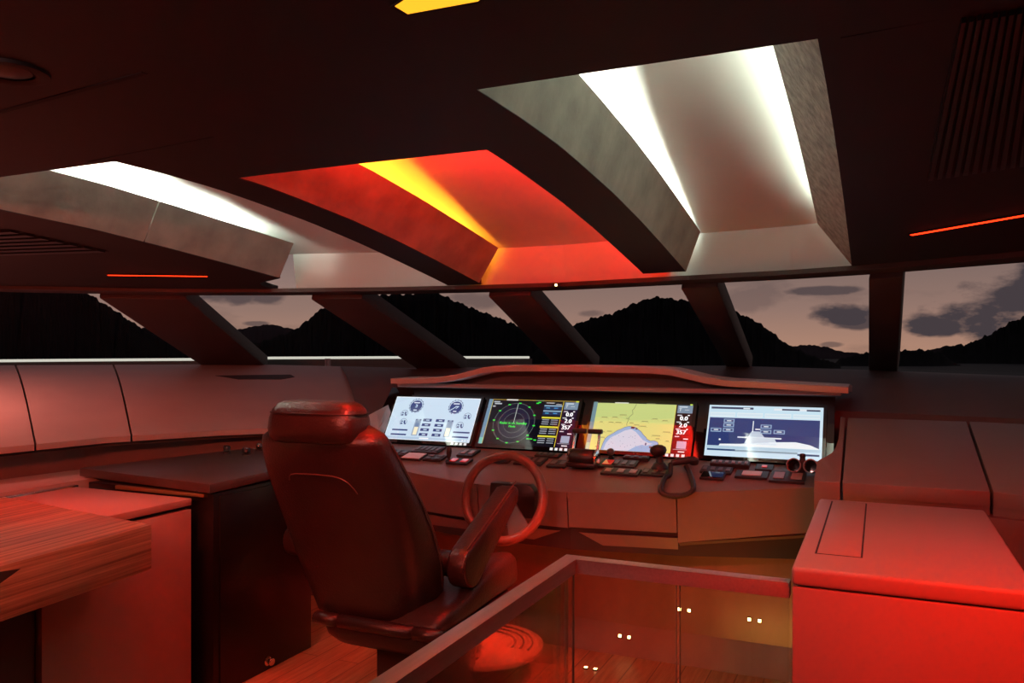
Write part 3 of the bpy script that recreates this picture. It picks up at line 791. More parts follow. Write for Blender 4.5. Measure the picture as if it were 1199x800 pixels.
def draw_chart(s):
    s.rect(0, 0, 1, 1, E(20, 20, 28), 0); s.rect(0, 0, .042, 1, E(110, 140, 150), 1); s.rect(.003, .86, .039, .99, E(140, 190, 170), 2)
    s.rect(.042, .02, .835, 1, E(218, 214, 128), 1); s.rect(.042, .02, .835, .40, E(196, 208, 128), 2)
    s.poly([(.042, .33), (.22, .31), (.40, .37), (.62, .34), (.835, .30), (.835, .40), (.042, .40)], E(208, 211, 128), 3)
    s.rect(.22, .0, .36, .025, E(215, 215, 205), 2); s.rect(.54, .005, .63, .02, E(120, 120, 90), 2); s.rect(.965, 0, .99, .025, E(200, 230, 90), 2)
    bay = [(.16, 1), (.17, .88), (.185, .77), (.215, .71), (.26, .65), (.29, .60), (.335, .555), (.36, .525), (.40, .50), (.44, .505), (.475, .52), (.50, .56), (.53, .60), (.555, .66), (.585, .71), (.60, .75), (.635, .78), (.665, .77), (.70, .79), (.715, .83), (.69, .87), (.66, .89), (.69, .92), (.74, .96), (.77, 1)]
    s.poly([(a, b) for a, b in bay], E(140, 178, 214), 4)
    inner = [(.185, 1), (.20, .86), (.24, .74), (.31, .66), (.37, .585), (.43, .555), (.48, .61), (.525, .70), (.565, .77), (.62, .82), (.66, .83), (.60, .88), (.56, .86), (.50, .90), (.44, .98), (.42, 1)]
    s.poly(inner, E(205, 208, 222), 5)
    s.line([(a, b) for a, b in bay], .008, E(60, 80, 140), 6)
    s.line([(.44, .03), (.425, .12), (.41, .16), (.42, .24), (.39, .30), (.385, .36), (.375, .45), (.38, .49)], .007, E(70, 70, 60), 4)
    for a, b, w in ((.11, .32, .06), (.22, .31, .05), (.36, .33, .03), (.10, .42, .03), (.19, .42, .05), (.26, .42, .06), (.10, .62, .07), (.19, .61, .05), (.12, .74, .06), (.29, .26, .07), (.40, .42, .04), (.52, .38, .06), (.50, .48, .07), (.62, .32, .05), (.72, .35, .05), (.64, .66, .08), (.68, .72, .04), (.10, .93, .03), (.45, .46, .05), (.74, .58, .07), (.78, .76, .03)):
        s.rect(a, b, a + w, b + .010, E(120, 112, 70), 5)
        s.line([(a - .01, b + .025), (a + w * .5, b + .015), (a + w + .015, b + .03)], .004, E(170, 150, 90), 5)
    for k in range(26):
        a, b = .22 + random.random() * .34, .68 + random.random() * .26; s.rect(a, b, a + .008, b + .010, E(130, 140, 170), 7)
    s.rect(.425, .505, .46, .545, E(90, 40, 50), 7); s.rect(.47, .53, .49, .56, E(70, 60, 80), 7); s.rect(.63, .885, .66, .92, E(110, 60, 60), 7); s.rect(.68, .90, .71, .94, E(80, 50, 70), 7)
    s.rect(.585, .82, .60, .87, E(70, 80, 120), 7); s.rect(.83, .03, .835, 1, E(225, 210, 90), 6)
    side_column(s, .845, E(40, 10, 14))  # red tint is the middle recess's reflection put into the column colour
def draw_stability(s):
    s.rect(0, 0, 1, 1, E(205, 226, 240), 0); s.rect(.01, .02, .99, .24, E(196, 224, 238), 1)
    s.rect(.02, .035, .40, .075, E(50, 60, 90), 2); s.rect(.58, .04, .98, .08, E(225, 232, 238), 2); s.rect(.65, .045, .80, .075, E(40, 52, 84), 3); s.rect(.86, .05, .975, .08, E(40, 52, 84), 3)
    s.rect(.31, .045, .37, .07, E(225, 232, 238), 3)
    for k in range(4):
        u0 = .015 + k * .245; s.rect(u0, .145, u0 + .225, .225, E(226, 236, 240), 2); s.rect(u0 + .004, .16, u0 + .221, .21, E(208, 226, 236), 3)
    s.rect(.015, .25, .975, .80, E(46, 60, 112), 1)
    s.rect(.01, .80, .99, .855, E(180, 205, 222), 2); s.rect(.02, .86, .27, .895, E(40, 70, 112), 2); s.rect(.80, .89, .98, .925, E(40, 62, 105), 2); s.rect(.27, .865, .8, .90, E(140, 160, 175), 2)
    W = E(238, 242, 245)
    hull = [(.12, .78), (.14, .755), (.30, .75), (.33, .735), (.355, .69), (.385, .65), (.28, .635), (.28, .615), (.355, .61), (.37, .57), (.40, .54), (.44, .48), (.47, .52), (.50, .60), (.66, .61), (.665, .63), (.62, .635), (.625, .68), (.72, .685), (.78, .68), (.83, .70), (.96, .755), (.975, .79), (.80, .80), (.12, .80)]
    # the ship's profile on the page, drawn as a deck house, boat deck and hull
    s.poly([(.12, .80), (.13, .765), (.31, .75), (.52, .70), (.78, .675), (.90, .72), (.975, .785), (.975, .80)], W, 2)
    s.rect(.28, .61, .66, .635, W, 2); s.poly([(.34, .75), (.37, .62), (.60, .62), (.62, .70), (.62, .75)], E(205, 214, 226), 2)
    s.poly([(.37, .62), (.40, .50), (.47, .50), (.52, .62)], E(190, 202, 218), 2); s.rect(.405, .30, .413, .52, W, 3); s.rect(.43, .45, .475, .47, W, 3)
    s.disc(.125, .68, .018, W, 2)
    for u0, v0 in ((.055, .40), (.155, .30), (.155, .40), (.135, .205 + .30 - .205)):
        pass
    for u0, v0 in ((.145, .275), (.145, .36), (.035, .46), (.145, .455), (.475, .365), (.475, .465), (.59, .46)):
        s.rect(u0, v0, u0 + .095, v0 + .075, E(150, 175, 205), 4); s.rect(u0 + .008, v0 + .014, u0 + .087, v0 + .061, E(60, 72, 120), 5); s.rect(u0 + .028, v0 + .027, u0 + .068, v0 + .048, E(215, 222, 230), 6)
display(-2.72, -2.14, 'leftmost display, pale blue engine page with two round dials', draw_engine)
display(-2.083, -1.525, 'second display, dark radar page with green rings and yellow bars', draw_radar)
display(-1.44, -0.888, 'third display, yellow-green sea chart with a blue bay', draw_chart)
display(-0.806, -0.25, 'rightmost display, navy page with a white ship outline', draw_stability, keys=False)

# ------------------------------------------------------------------ CONTROLS ON THE COUNTER
UPC = CN
YDIR = Vector((0, 1, SLOPE)).normalized()
def pad(name, px0, px1, py0, py1, label, cat, h=0.012, keys=(3, 1), keymat='key_grey', mat='black_soft', group='control panels on the helm counter', extra=None, cover=0.55):
    """a flat control block lying on the counter: px/py give its left/right and far/near edges"""
    n0 = cp(px0, py1); n1 = cp(px1, py1); f = cp((px0 + px1) / 2, py0)
    x0, x1, y0, y1 = n0.x, n1.x, (n0.y + n1.y) / 2, f.y
    if y1 - y0 < 0.02: y1 = y0 + 0.02
    y1 = min(y1, BKY - 0.012)
    def Q(x, y, d): return Vector((x, y, zcnt(y))) + UPC * (d + .002)
    t = thing(name, Q((x0 + x1) / 2, (y0 + y1) / 2, 0), label, cat, group)
    m = MB(); m.hexa([Q(x0, y0, 0), Q(x1, y0, 0), Q(x1, y1, 0), Q(x0, y1, 0)], [Q(x0, y0, h), Q(x1, y0, h), Q(x1, y1, h), Q(x0, y1, h)], 0.002)
    m.build('housing', M[mat], t)
    nx, ny = keys
    for i in range(nx):
        for j in range(ny):
            cx0 = x0 + (x1 - x0) * (i + .5 - cover / 2 + 0.0) / nx; cx1 = x0 + (x1 - x0) * (i + .5 + cover / 2) / nx
            cy0 = y0 + (y1 - y0) * (j + .5 - cover / 2) / ny; cy1 = y0 + (y1 - y0) * (j + .5 + cover / 2) / ny
            m = MB(); m.hexa([Q(cx0, cy0, h), Q(cx1, cy0, h), Q(cx1, cy1, h), Q(cx0, cy1, h)], [Q(cx0, cy0, h + .004), Q(cx1, cy0, h + .004), Q(cx1, cy1, h + .004), Q(cx0, cy1, h + .004)], 0.001)
            m.build('key', M[keymat], t)
    return t, (x0, x1, y0, y1), Q
pad('control_pad', 448, 476, 529, 535, 'dark flat control pad at the left end of the counter, farthest from the wheel', 'control pad', keys=(3, 1))
pad('control_pad', 468, 493, 533, 540, 'pale-topped flat panel near the front edge, left of the dark keypads', 'control panel', keys=(1, 1), keymat='label_white', cover=.9)
pad('control_pad', 481, 513, 524, 532, 'long dark pad under the leftmost display', 'control pad', keys=(5, 1))
pad('control_pad', 494, 517, 535, 541, 'dark keypad just left of the thin joystick', 'control pad', keys=(2, 2))
pad('control_pad', 521, 548, 539, 545, 'dark pad with a red lit key, in front of the thin joystick', 'control pad', keys=(2, 1), keymat='button_red')
pad('control_pad', 534, 554, 528, 536, 'pale grey pad right of the thin joystick', 'control pad', keys=(2, 1), keymat='key_pale')
pad('control_pad', 565, 596, 535, 543, 'dark pad seen through the upper left of the steering wheel', 'control pad', keys=(3, 1))
pad('control_pad', 600, 634, 537, 546, 'dark pad seen through the upper right of the steering wheel', 'control pad', keys=(4, 1))
pad('control_pad', 625, 655, 531, 537, 'dark pad behind the wheel under the radar display keys', 'control pad', keys=(4, 1))
pad('control_pad', 639, 662, 541, 549, 'dark pad between the wheel rim and the throttle drum', 'control pad', keys=(2, 1))
pad('control_pad', 699, 719, 540, 549, 'small slanting pad with orange key right of the throttle drum', 'control pad', keys=(1, 1), keymat='button_red')
pad('control_pad', 702, 748, 551, 558, 'flat keypad with three pale keys near the counter edge', 'control pad', keys=(3, 1), keymat='key_pale')
pad('control_pad', 714, 744, 541, 549, 'dark pad behind the three pale keys', 'control pad', keys=(3, 1))
pad('control_pad', 729, 760, 536, 541, 'raised dark pad under the chart display', 'control pad', keys=(3, 1), h=.02)
pad('control_pad', 749, 781, 552, 559, 'dark keypad in front of the mushroom joystick', 'control pad', keys=(3, 1))
pad('control_pad', 789, 812, 537, 543, 'dark pad right of the mushroom joystick', 'control pad', keys=(3, 1), h=.016)
pad('control_pad', 831, 878, 542, 549, 'long black key strip under the rightmost display', 'control pad', keys=(6, 1), h=.022, keymat='key_pale', cover=.5)
pad('control_pad', 819, 857, 549, 556, 'pad of small grey and red keys under the black key strip', 'control pad', keys=(4, 1))
pad('control_pad', 819, 848, 556, 563, 'blank dark blue-black pad at the front edge', 'control pad', keys=(1, 1), keymat='black_gloss', cover=.9)
pad('control_pad', 860, 899, 554, 562, 'black pad with a white label plate', 'control pad', keys=(1, 1), keymat='label_white', cover=.6)
pad('control_pad', 884, 905, 545, 553, 'square pad with one round red button', 'control pad', keys=(1, 1), keymat='button_red', cover=.3)
pad('control_pad', 900, 943, 555, 567, 'black pad with two pink square keys below the twin gauges', 'control pad', keys=(2, 1), keymat='key_pale', cover=.6)

def on_counter(px, py): return cp(px, py) + UPC * .002
# thin joystick
p = on_counter(526, 541)
t = thing('joystick', p, 'thin black joystick below the leftmost display', 'joystick')
m = MB(); m.lathe([(0.020, 0), (0.020, 0.006), (0.012, 0.012), (0.007, 0.014)], p, UPC, 16); m.build('base', M['black'], t, 40)
m = MB(); m.lathe([(0.006, 0.01), (0.012, 0.03), (0.015, 0.055), (0.013, 0.075), (0.004, 0.082)], p, (0, .05, 1), 16); m.build('grip', M['black_soft'], t, 60)
# throttle drum with its two-lever handle
p0 = on_counter(681, 552)
t = thing('throttle_control', p0, 'black throttle drum with chrome end discs and a bridge handle', 'throttle control')
cx, cyy, cz = p0.x, p0.y + 0.035, zcnt(p0.y + 0.035) + 0.056
m = MB(); m.box((cx - .075, cyy - .055, zcnt(cyy + .05) + 0.003), (cx + .075, cyy + .05, cz - .02), 0.006); m.build('base', M['black'], t, 30)
m = MB(); m.lathe([(0.043, -0.062), (0.046, -0.058), (0.046, 0.058), (0.043, 0.062)], (cx, cyy, cz), (1, 0, 0), 28); m.build('drum', M['black'], t, 40)
for sgn in (-1, 1):
    m = MB(); m.lathe([(0.030, 0.062), (0.043, 0.063), (0.047, 0.068), (0.043, 0.076), (0.028, 0.079), (0.010, 0.080)], (cx, cyy, cz), (sgn, 0, 0), 28); m.build('end_disc', M['chrome'], t, 40)
    m = MB(); m.tube([(cx + sgn * .066, cyy + .02, cz + .03), (cx + sgn * .066, cyy + .05, cz + .09), (cx + sgn * .064, cyy + .06, cz + .125)], [.008, .007, .008], 8); m.build('lever', M['chrome'], t, 50)
m = MB(); m.box((cx - .08, cyy + .048, cz + .118), (cx - .004, cyy + .078, cz + .142), .006); m.build('handle', M['black_soft'], t, 40)
m = MB(); m.box((cx + .004, cyy + .048, cz + .118), (cx + .08, cyy + .078, cz + .142), .006); m.build('handle', M['black_soft'], t, 40)
# trackball knob
p = on_counter(716, 538)
t = thing('trackball', p, 'small round dark knob between the throttle drum and the chart display', 'trackball')
m = MB(); m.lathe([(0.016, 0), (0.015, 0.012), (0.010, 0.016), (0.010, 0.022)], p, UPC, 18); m.build('collar', M['black'], t, 40)
m = MB(); m.lathe([(0.004, 0.02), (0.016, 0.026), (0.021, 0.038), (0.016, 0.052), (0.004, 0.058)], p, UPC, 18); m.build('cap', M['key_grey'], t, 60)
# mushroom joystick
p = on_counter(773, 551)
t = thing('joystick', p, 'mushroom-headed black joystick in front of the chart display', 'joystick')
m = MB(); m.lathe([(0.042, 0), (0.042, 0.014), (0.036, 0.022), (0.028, 0.034), (0.020, 0.040)], p, UPC, 22); m.build('base', M['black_soft'], t, 40)
m = MB(); m.lathe([(0.020, 0.036), (0.016, 0.055), (0.017, 0.075)], p, (0, 0, 1), 18); m.build('stem', M['black_soft'], t, 60)
m = MB(); m.lathe([(0.016, 0.066), (0.034, 0.078), (0.042, 0.095), (0.038, 0.112), (0.022, 0.122), (0.005, 0.125)], p, (-.08, 0, 1), 22); m.build('head', M['black_soft'], t, 60)
# radio handset with coiled lead hanging over the edge
p = on_counter(800, 553)
t = thing('radio_handset', p, 'black radio handset with a coiled lead looped over the counter edge', 'radio handset')
m = MB(); A = p + UPC * .038
m.tube([A + Vector((-.05, -.01, .004)), A + Vector((-.03, 0, .010)), A + Vector((.02, .02, .018)), A + Vector((.055, .035, .022))], [.014, .017, .018, .015], 12); m.build('body', M['black_soft'], t, 50)
m = MB(); m.lathe([(.020, -.012), (.024, 0), (.022, .014), (.012, .02)], A + Vector((.05, .03, .012)), (0, -.3, 1), 18); m.build('mouthpiece', M['black_soft'], t, 50)
ctrl = [A + Vector((-.055, -.012, 0)), cp(785, 561) + UPC * .022, cp(779, 566) + UPC * .024, Vector((-0.905, Ff(-.905) - .020, zcnt(Ff(-.905)) + .012)), Vector((-0.875, Ff(-.875) - .030, zcnt(Ff(-.875)) - .006)), Vector((-0.82, Ff(-.82) - .027, zcnt(Ff(-.82)) - .012)), Vector((-0.765, Ff(-.765) - .024, zcnt(Ff(-.765)) + .014)), cp(809, 561) + UPC * .024, cp(804, 553) + UPC * .03]
def cat(P, n):
    out = []
    Q = [P[0]] + P + [P[-1]]
    for i in range(1, len(Q) - 2):
        for k in range(n):
            s = k / n; a, b, c, d = Q[i - 1], Q[i], Q[i + 1], Q[i + 2]
            out.append(0.5 * ((2 * b) + (c - a) * s + (2 * a - 5 * b + 4 * c - d) * s * s + (-a + 3 * b - 3 * c + d) * s ** 3))
    out.append(P[-1]); return out
sp = cat(ctrl, 10)
m = MB(); m.tube(sp, [.0105 + .0022 * (k % 2) for k in range(len(sp))], 9); m.build('lead', M['black_soft'], t, 60)
# twin gauges
p = on_counter(940, 558)
t = thing('twin_gauge', p, 'pair of round gauges with pink-lit rims at the right end of the counter', 'gauge')
for dx in (-.038, .036):
    o = p + Vector((dx, -.005, .048)); ax = Vector((-.15, -1, .25))
    m = MB(); m.lathe([(.026, -.05), (.030, -.04), (.032, .0), (.029, .003), (.029, -.006)], o, ax, 26, cap=False); 
    tube = m.build('cup', M['black'], t, 50)
    m = MB(); pts = []
    q = Vector((0, 0, 1)).rotation_difference(ax.normalized())
    m.tube([o + q @ Vector((.031 * math.cos(k * PI / 14), .031 * math.sin(k * PI / 14), .002)) for k in range(28)], .0032, 6, closed=True); m.build('rim', M['key_pale'], t, 60)
    m = MB(); m.lathe([(.029, -.008), (.001, -.007)], o, ax, 26); m.build('dial', M['black_gloss'], t, 60)
m = MB(); m.box((p.x - .014, p.y + .01, p.z + .01), (p.x + .012, p.y + .035, p.z + .085), .008); m.build('bracket', M['black_soft'], t, 40)
m = MB(); m.lathe([(.012, 0), (.015, .008), (.012, .018), (.004, .02)], (p.x - .001, p.y + .022, p.z + .082), (0, 0, 1), 14); m.build('knob', M['black'], t, 50)

# ------------------------------------------------------------------ STEERING WHEEL
WC = Vector((-1.60, 3.44, 0.818)); WT = math.radians(14)
WN = Vector((0.0, -math.cos(WT), math.sin(WT))); WX = Vector((1, 0, 0)); WY = WN.cross(WX).normalized()
if WY.z < 0: WY = -WY
t = thing('steering_wheel', (WC.x, 3.56, WC.z), 'wooden-rimmed steering wheel with steel spokes on the console front', 'steering wheel')
RW = 0.198
m = MB(); m.tube([WC + WX * RW * math.cos(2 * PI * k / 56) + WY * RW * math.sin(2 * PI * k / 56) for k in range(56)], 0.0225, 12, closed=True); m.build('rim', M['rim'], t, 80)
for a in (-58, -122):
    a = math.radians(a); d = WX * math.cos(a) + WY * math.sin(a); s = WN.cross(d).normalized()
    m = MB(); A = WC + WN * -.045; secs = []
    wl = [.026, .036, .050, .058] if a < 0 else [.012, .010, .010, .012]
    for k, (f, w) in enumerate(zip((.03, .4, .75, .93), wl)):
        c = WC + d * RW * f - WN * .045 * (1 - f) ** .8
        secs.append([c + s * w + WN * .005, c - s * w + WN * .005, c - s * w - WN * .006, c + s * w - WN * .006])
    m.loft(secs); m.build('spoke', M['spoke'], t, 30)
m = MB(); m.lathe([(.030, -.115), (.034, -.06), (.046, -.05), (.046, -.036), (.038, -.026), (.01, -.022)], WC, WN, 26); m.build('hub', M['black'], t, 40)
m = MB(); m.lathe([(.020, -.0215), (.018, -.016), (.002, -.015)], WC, WN, 20); m.build('hub_badge', M['red_mark'], t, 40)
m = MB(); m.tube([WC - WN * .02 + WX * .058 * math.cos(k * PI / 20) + WY * .058 * math.sin(k * PI / 20) - WN * .06 for k in range(0, 21)], .004, 6); m.build('switch_ring', M['chrome'], t, 60)
for k in range(7):
    a = math.radians(20 + 23 * k); c = WC + WX * .070 * math.cos(a) + WY * .070 * math.sin(a) - WN * .074
    m = MB(); m.box((c.x - .006, c.y - .004, c.z - .006), (c.x + .006, c.y + .004, c.z + .006), .002); m.build('switch', M['label_white'], t)
m = MB(); m.prism([(-1.715, .715), (-1.47, .715), (-1.47, .845), (-1.50, .872), (-1.70, .872)], 'y', 3.505, 3.562, .004); m.build('mount_plate', M['black'], t, 30)

# ------------------------------------------------------------------ STARBOARD CONSOLE
t = thing('side_console', (0.1, 3.7, 0), 'sloping leather side console right of the rightmost display', 'console')
zF, zK = 0.968, 1.19
yA, yK = 3.56, 4.14
def slab(name, pts_low, pts_top, mat='dash', bev=.004):
    m = MB(); m.hexa(pts_low, pts_top, bev); return m.build(name, M[mat], t, 30)
def SP(x, y, d=0): return Vector((x, y, zF + (y - yA) / (yK - yA) * (zK - zF) + d))
cov = [SP(-.135, yA), SP(.385, yA), SP(.355, yK), SP(-.135, yK)]
slab('centre_cover', [p - Vector((0, 0, .06)) for p in cov], cov)
slab('centre_lip', [(-.135, yA + .02, .86), (.385, yA + .02, .86), (.385, yA + .10, .86), (-.135, yA + .10, .86)], [(-.135, yA - .001, zF - .003), (.385, yA - .001, zF - .003), (.385, yA + .10, zF - .003), (-.135, yA + .10, zF - .003)])
_n = Vector((0, -(zK - zF), yK - yA)).normalized(); _o = Vector((0, yA, zF))
curve = [(-.245, yA), (-.145, yA), (-.145, yK)] + [tuple(at_plane(px, py, _o, _n).xy) for px, py in ((985, 488), (983.5, 503), (982, 515), (980, 524), (976, 530), (969, 534), (962, 537), (957.5, 540))]
cv = [SP(x, y) for x, y in curve]
slab('end_cheek', [p - Vector((0, 0, .10)) for p in cv], cv, bev=.003)
slab('cheek_lip', [(-.245, yA + .02, .80), (-.145, yA + .02, .80), (-.145, yA + .12, .80), (-.245, yA + .12, .80)], [(-.245, yA, zF - .003), (-.145, yA, zF - .003), (-.145, yA + .12, zF - .003), (-.245, yA + .12, zF - .003)])
out = [SP(.395, yA), SP(1.3, yA - .25), SP(1.3, yK - .25), SP(.365, yK)]
for p, q in zip(out, (zF, zF - .02, zK, zK)): p.z = q
slab('outer_cover', [p - Vector((0, 0, .06)) for p in out], out)
slab('outer_lip', [(.395, yA + .02, .84), (1.3, yA - .23, .82), (1.3, yA - .15, .82), (.395, yA + .10, .84)], [(.395, yA - .001, zF - .003), (1.3, yA - .251, zF - .023), (1.3, yA - .15, zF - .023), (.395, yA + .10, zF - .003)])
slab('carcass', [(-.24, yA + .07, 0), (1.28, yA - .15, 0), (1.28, 3.9, 0), (-.24, 4.2, 0)], [(-.24, yA + .07, .88), (1.28, yA - .15, .86), (1.28, 3.85, .9), (-.24, 4.1, .9)], 'dash_dark', 0)

# ------------------------------------------------------------------ RED BOX (locker) in front of it
t = thing('locker', (0.06, 2.7, 0), 'red-lit grey locker with an inset lid panel, right of the stair glass', 'locker')
bx0, bx1, by0, by1, bz = -0.205, 0.335, 2.185, 3.25, 0.95
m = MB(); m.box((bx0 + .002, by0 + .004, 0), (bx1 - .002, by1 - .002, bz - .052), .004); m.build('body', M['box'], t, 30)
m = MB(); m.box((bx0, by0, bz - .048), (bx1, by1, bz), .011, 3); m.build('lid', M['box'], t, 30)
hp = [atZ(980, 589, bz), atZ(1018, 590, bz), atZ(1015, 661, bz), atZ(957, 655, bz)]
hx0, hx1, hy0, hy1 = -.155, -.045, 2.36, 3.20
m = MB(); m.box((hx0, hy0, bz - .004), (hx1, hy1, bz + .0015), .002); hatch = m.build('hatch', M['box'], t, 30)
m = MB()
for lo, hi in (((hx0 - .005, hy0 - .005), (hx0, hy1 + .004)), ((hx1, hy0 - .005), (hx1 + .005, hy1 + .004)), ((hx0, hy0 - .005), (hx1, hy0)), ((hx0, hy1), (hx1, hy1 + .004))):
    m.box((lo[0], lo[1], bz - .003), (hi[0], hi[1], bz + .0006))
m.build('hatch_gap', M['groove'], t)
# wooden side counter beyond the locker
t = thing('side_counter', (0.9, 2.7, 0), 'low dark wood counter on the far right behind the locker', 'counter')
m = MB(); m.box((.42, 1.9, .70), (1.7, 3.22, .74), .004); m.build('worktop', M['side_wood'], t, 30)
m = MB(); m.box((.46, 1.94, 0), (1.66, 3.18, .70)); m.build('carcass', M['dash_dark'], t)

# ------------------------------------------------------------------ STAIR BALUSTRADE
t = thing('stair_balustrade', (-0.82, 2.235, 0), 'glass stair balustrade with a square brushed steel handrail', 'balustrade')
RZ, RWd, RH = 0.90, 0.045, 0.040
m = MB()
xo, xi = -0.845, -0.80
m.hexa([(xo, -1.35, RZ - RH), (xi, -1.35, RZ - RH), (xi, 2.212, RZ - RH), (-.212, 2.212, RZ - RH), (-.212, 2.257, RZ - RH), (xo, 2.257, RZ - RH)],
       [(xo, -1.35, RZ), (xi, -1.35, RZ), (xi, 2.212, RZ), (-.212, 2.212, RZ), (-.212, 2.257, RZ), (xo, 2.257, RZ)], .002)
m.build('handrail', M['steel'], t, 30)
m = MB(); m.box((-.828, -1.3, -.05), (-.816, 2.228, RZ - RH)); m.build('side_pane', M['pane'], t)
m = MB(); m.box((-.814, 2.229, -.05), (-.512, 2.241, RZ - RH)); m.build('front_pane', M['pane'], t)
m = MB(); m.box((-.502, 2.229, -.05), (-.215, 2.241, RZ - RH)); m.build('front_pane', M['pane'], t)
m = MB(); m.box((-.5125, 2.2285, -.05), (-.5115, 2.2415, RZ - RH)); m.box((-.5025, 2.2285, -.05), (-.5015, 2.2415, RZ - RH)); m.build('joint', M['glass_edge'], t)
m = MB(); m.box((-.8165, 2.2275, -.05), (-.8140, 2.242, RZ - RH)); m.build('corner_joint', M['glass_edge'], t)
# stair glass reflections, put in as glowing blocks on knee wall and floor
def twin_reflection(px, py, label):
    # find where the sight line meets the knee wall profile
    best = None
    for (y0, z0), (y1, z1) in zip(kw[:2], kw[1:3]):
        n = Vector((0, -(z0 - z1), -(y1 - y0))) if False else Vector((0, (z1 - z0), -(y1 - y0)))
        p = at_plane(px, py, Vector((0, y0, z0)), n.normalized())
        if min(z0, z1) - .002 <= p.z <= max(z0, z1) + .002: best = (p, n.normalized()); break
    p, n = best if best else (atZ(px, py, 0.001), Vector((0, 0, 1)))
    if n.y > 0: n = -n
    t = thing('twin_reflection', p, label, 'lamp', 'stair glass reflections put in as glowing squares')
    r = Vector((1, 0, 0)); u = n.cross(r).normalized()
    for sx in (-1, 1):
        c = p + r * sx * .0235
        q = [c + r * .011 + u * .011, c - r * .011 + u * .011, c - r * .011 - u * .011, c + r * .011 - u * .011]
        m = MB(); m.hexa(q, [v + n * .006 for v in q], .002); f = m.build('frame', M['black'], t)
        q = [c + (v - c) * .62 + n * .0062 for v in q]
        m = MB(); m.hexa(q, [v + n * .002 for v in q]); m.build('lens', M['glow_warm'], t)
twin_reflection(884, 726, 'twin warm reflections put in as glowing squares, nearest the locker')
twin_reflection(802, 714, 'twin warm reflections put in as glowing squares behind the joint between the glass panes')
twin_reflection(732, 746, 'twin warm reflections put in as glowing squares behind the middle of the left glass pane')
twin_reflection(692, 784, 'twin warm reflections put in as glowing squares on the floor nearest the glass corner')

# ------------------------------------------------------------------ HELM CHAIR
CX = -1.825
ch = thing('helm_chair', (CX, 2.95, 0), 'high-backed dark leather helm chair facing the steering wheel', 'chair')
def rr(cx, y0, y1, hw, z0, z1=None, n=28, pw=3.2, tilt=0.0, back_round=1.0):
    """rounded-rectangle ring in a plane: x half width hw, y from y0 to y1, z tilting from z0 (rear) to z1 (front)"""
    z1 = z0 if z1 is None else z1
    out = []
    for k in range(n):
        a = 2 * PI * k / n; c, s = math.cos(a), math.sin(a)
        x = abs(c) ** (2 / pw) * (1 if c >= 0 else -1); y = abs(s) ** (2 / pw) * (1 if s >= 0 else -1)
        f = (y + 1) / 2
        out.append((cx + x * hw, y0 + (y1 - y0) * f, z0 + (z1 - z0) * f))
    return out
def interp(keys, t):
    return [lerp([(k[0], k[i]) for k in keys], t) for i in range(1, len(keys[0]))]
# (z, y_back, y_front, half width, extra tilt)
BK = [(0.455, 2.60, 2.86, .200), (0.475, 2.575, 2.89, .238), (0.56, 2.545, 2.90, .262), (0.68, 2.500, 2.84, .283), (0.80, 2.455, 2.76, .292), (0.92, 2.405, 2.665, .295), (1.04, 2.350, 2.56, .288), (1.12, 2.318, 2.495, .277), (1.18, 2.300, 2.455, .262), (1.205, 2.30, 2.43, .247), (1.217, 2.32, 2.41, .22)]
m = MB(); secs = []
for i in range(33):
    z = .455 + (1.217 - .455) * i / 32
    yb, yf, hw = interp(BK, z)
    ring = []
    n = 40
    for k in range(n):
        a = 2 * PI * k / n; c, s = math.cos(a), math.sin(a); pw = 3.6
        x = abs(c) ** (2 / pw) * (1 if c >= 0 else -1); y = abs(s) ** (2 / pw) * (1 if s >= 0 else -1)
        yy = yb + (yf - yb) * (y + 1) / 2
        if y > 0: yy -= 0.09 * y * max(0, 1 - (abs(x) / .72) ** 4) * min(1, (1.25 - z) * 3)     # dished between the bolsters
        else: yy += 0.018 * (-y) * (x * x)                                                        # gently crowned back
        xx = CX + x * hw * (1 - 0.03 * max(0, -y))
        ring.append((xx, yy, z + 0.10 * (0.0 if y < 0 else y) * 0.3))
    secs.append(ring)
m.loft(secs); back = m.build('backrest', M['leather'], ch, 60)
# raised piping: stitched arc on the back shell and the bolster seam
def yback(x, z):
    yb, yf, hw = interp(BK, z); xn = (x - CX) / hw
    return yb + 0.018 * xn * xn
arc = [(-.130, 1.033), (-.126, 1.046), (-.115, 1.055), (-.09, 1.060), (0, 1.063), (.07, 1.061), (.105, 1.054), (.13, 1.040), (.147, 1.018), (.155, 1.0)]
m = MB(); m.tube([(CX + x, yback(CX + x, z) - .001, z) for x, z in arc], .0026, 6)
m.build('stitched_seam', M['piping'], back, 60)
for sx in (-1, 1):
    m = MB(); pts = []
    for i in range(20):
        z = .56 + (1.16 - .56) * i / 19; yb, yf, hw = interp(BK, z)
        pts.append((CX + sx * (hw + .0005), (yb * .30 + yf * .70), z + .012))
    m.tube(pts, .0032, 6); m.build('bolster_seam', M['piping'], back, 60)
# headrest
m = MB(); secs = []
for z, y0, y1, hw in ((1.175, 2.305, 2.43, .19), (1.19, 2.285, 2.445, .212), (1.225, 2.278, 2.452, .218), (1.265, 2.280, 2.45, .212), (1.295, 2.290, 2.44, .200), (1.313, 2.305, 2.425, .185), (1.323, 2.325, 2.405, .16), (1.326, 2.345, 2.39, .11)):
    secs.append(rr(CX - .005, y0, y1, hw * .88, z, z, 40, 4.4))
m.loft(secs); hd = m.build('headrest', M['leather'], ch, 60)
m = MB(); m.tube([(CX - .005 + (.2135 * .88 * c), 2.365 + .085 * s, 1.283) for c, s in [(abs(math.cos(a)) ** .6 * (1 if math.cos(a) > 0 else -1), abs(math.sin(a)) ** .6 * (1 if math.sin(a) > 0 else -1)) for a in [2 * PI * k / 48 + .03 for k in range(48)]]], .003, 6, closed=True)
m.build('welt', M['leather_dark'], hd, 60)
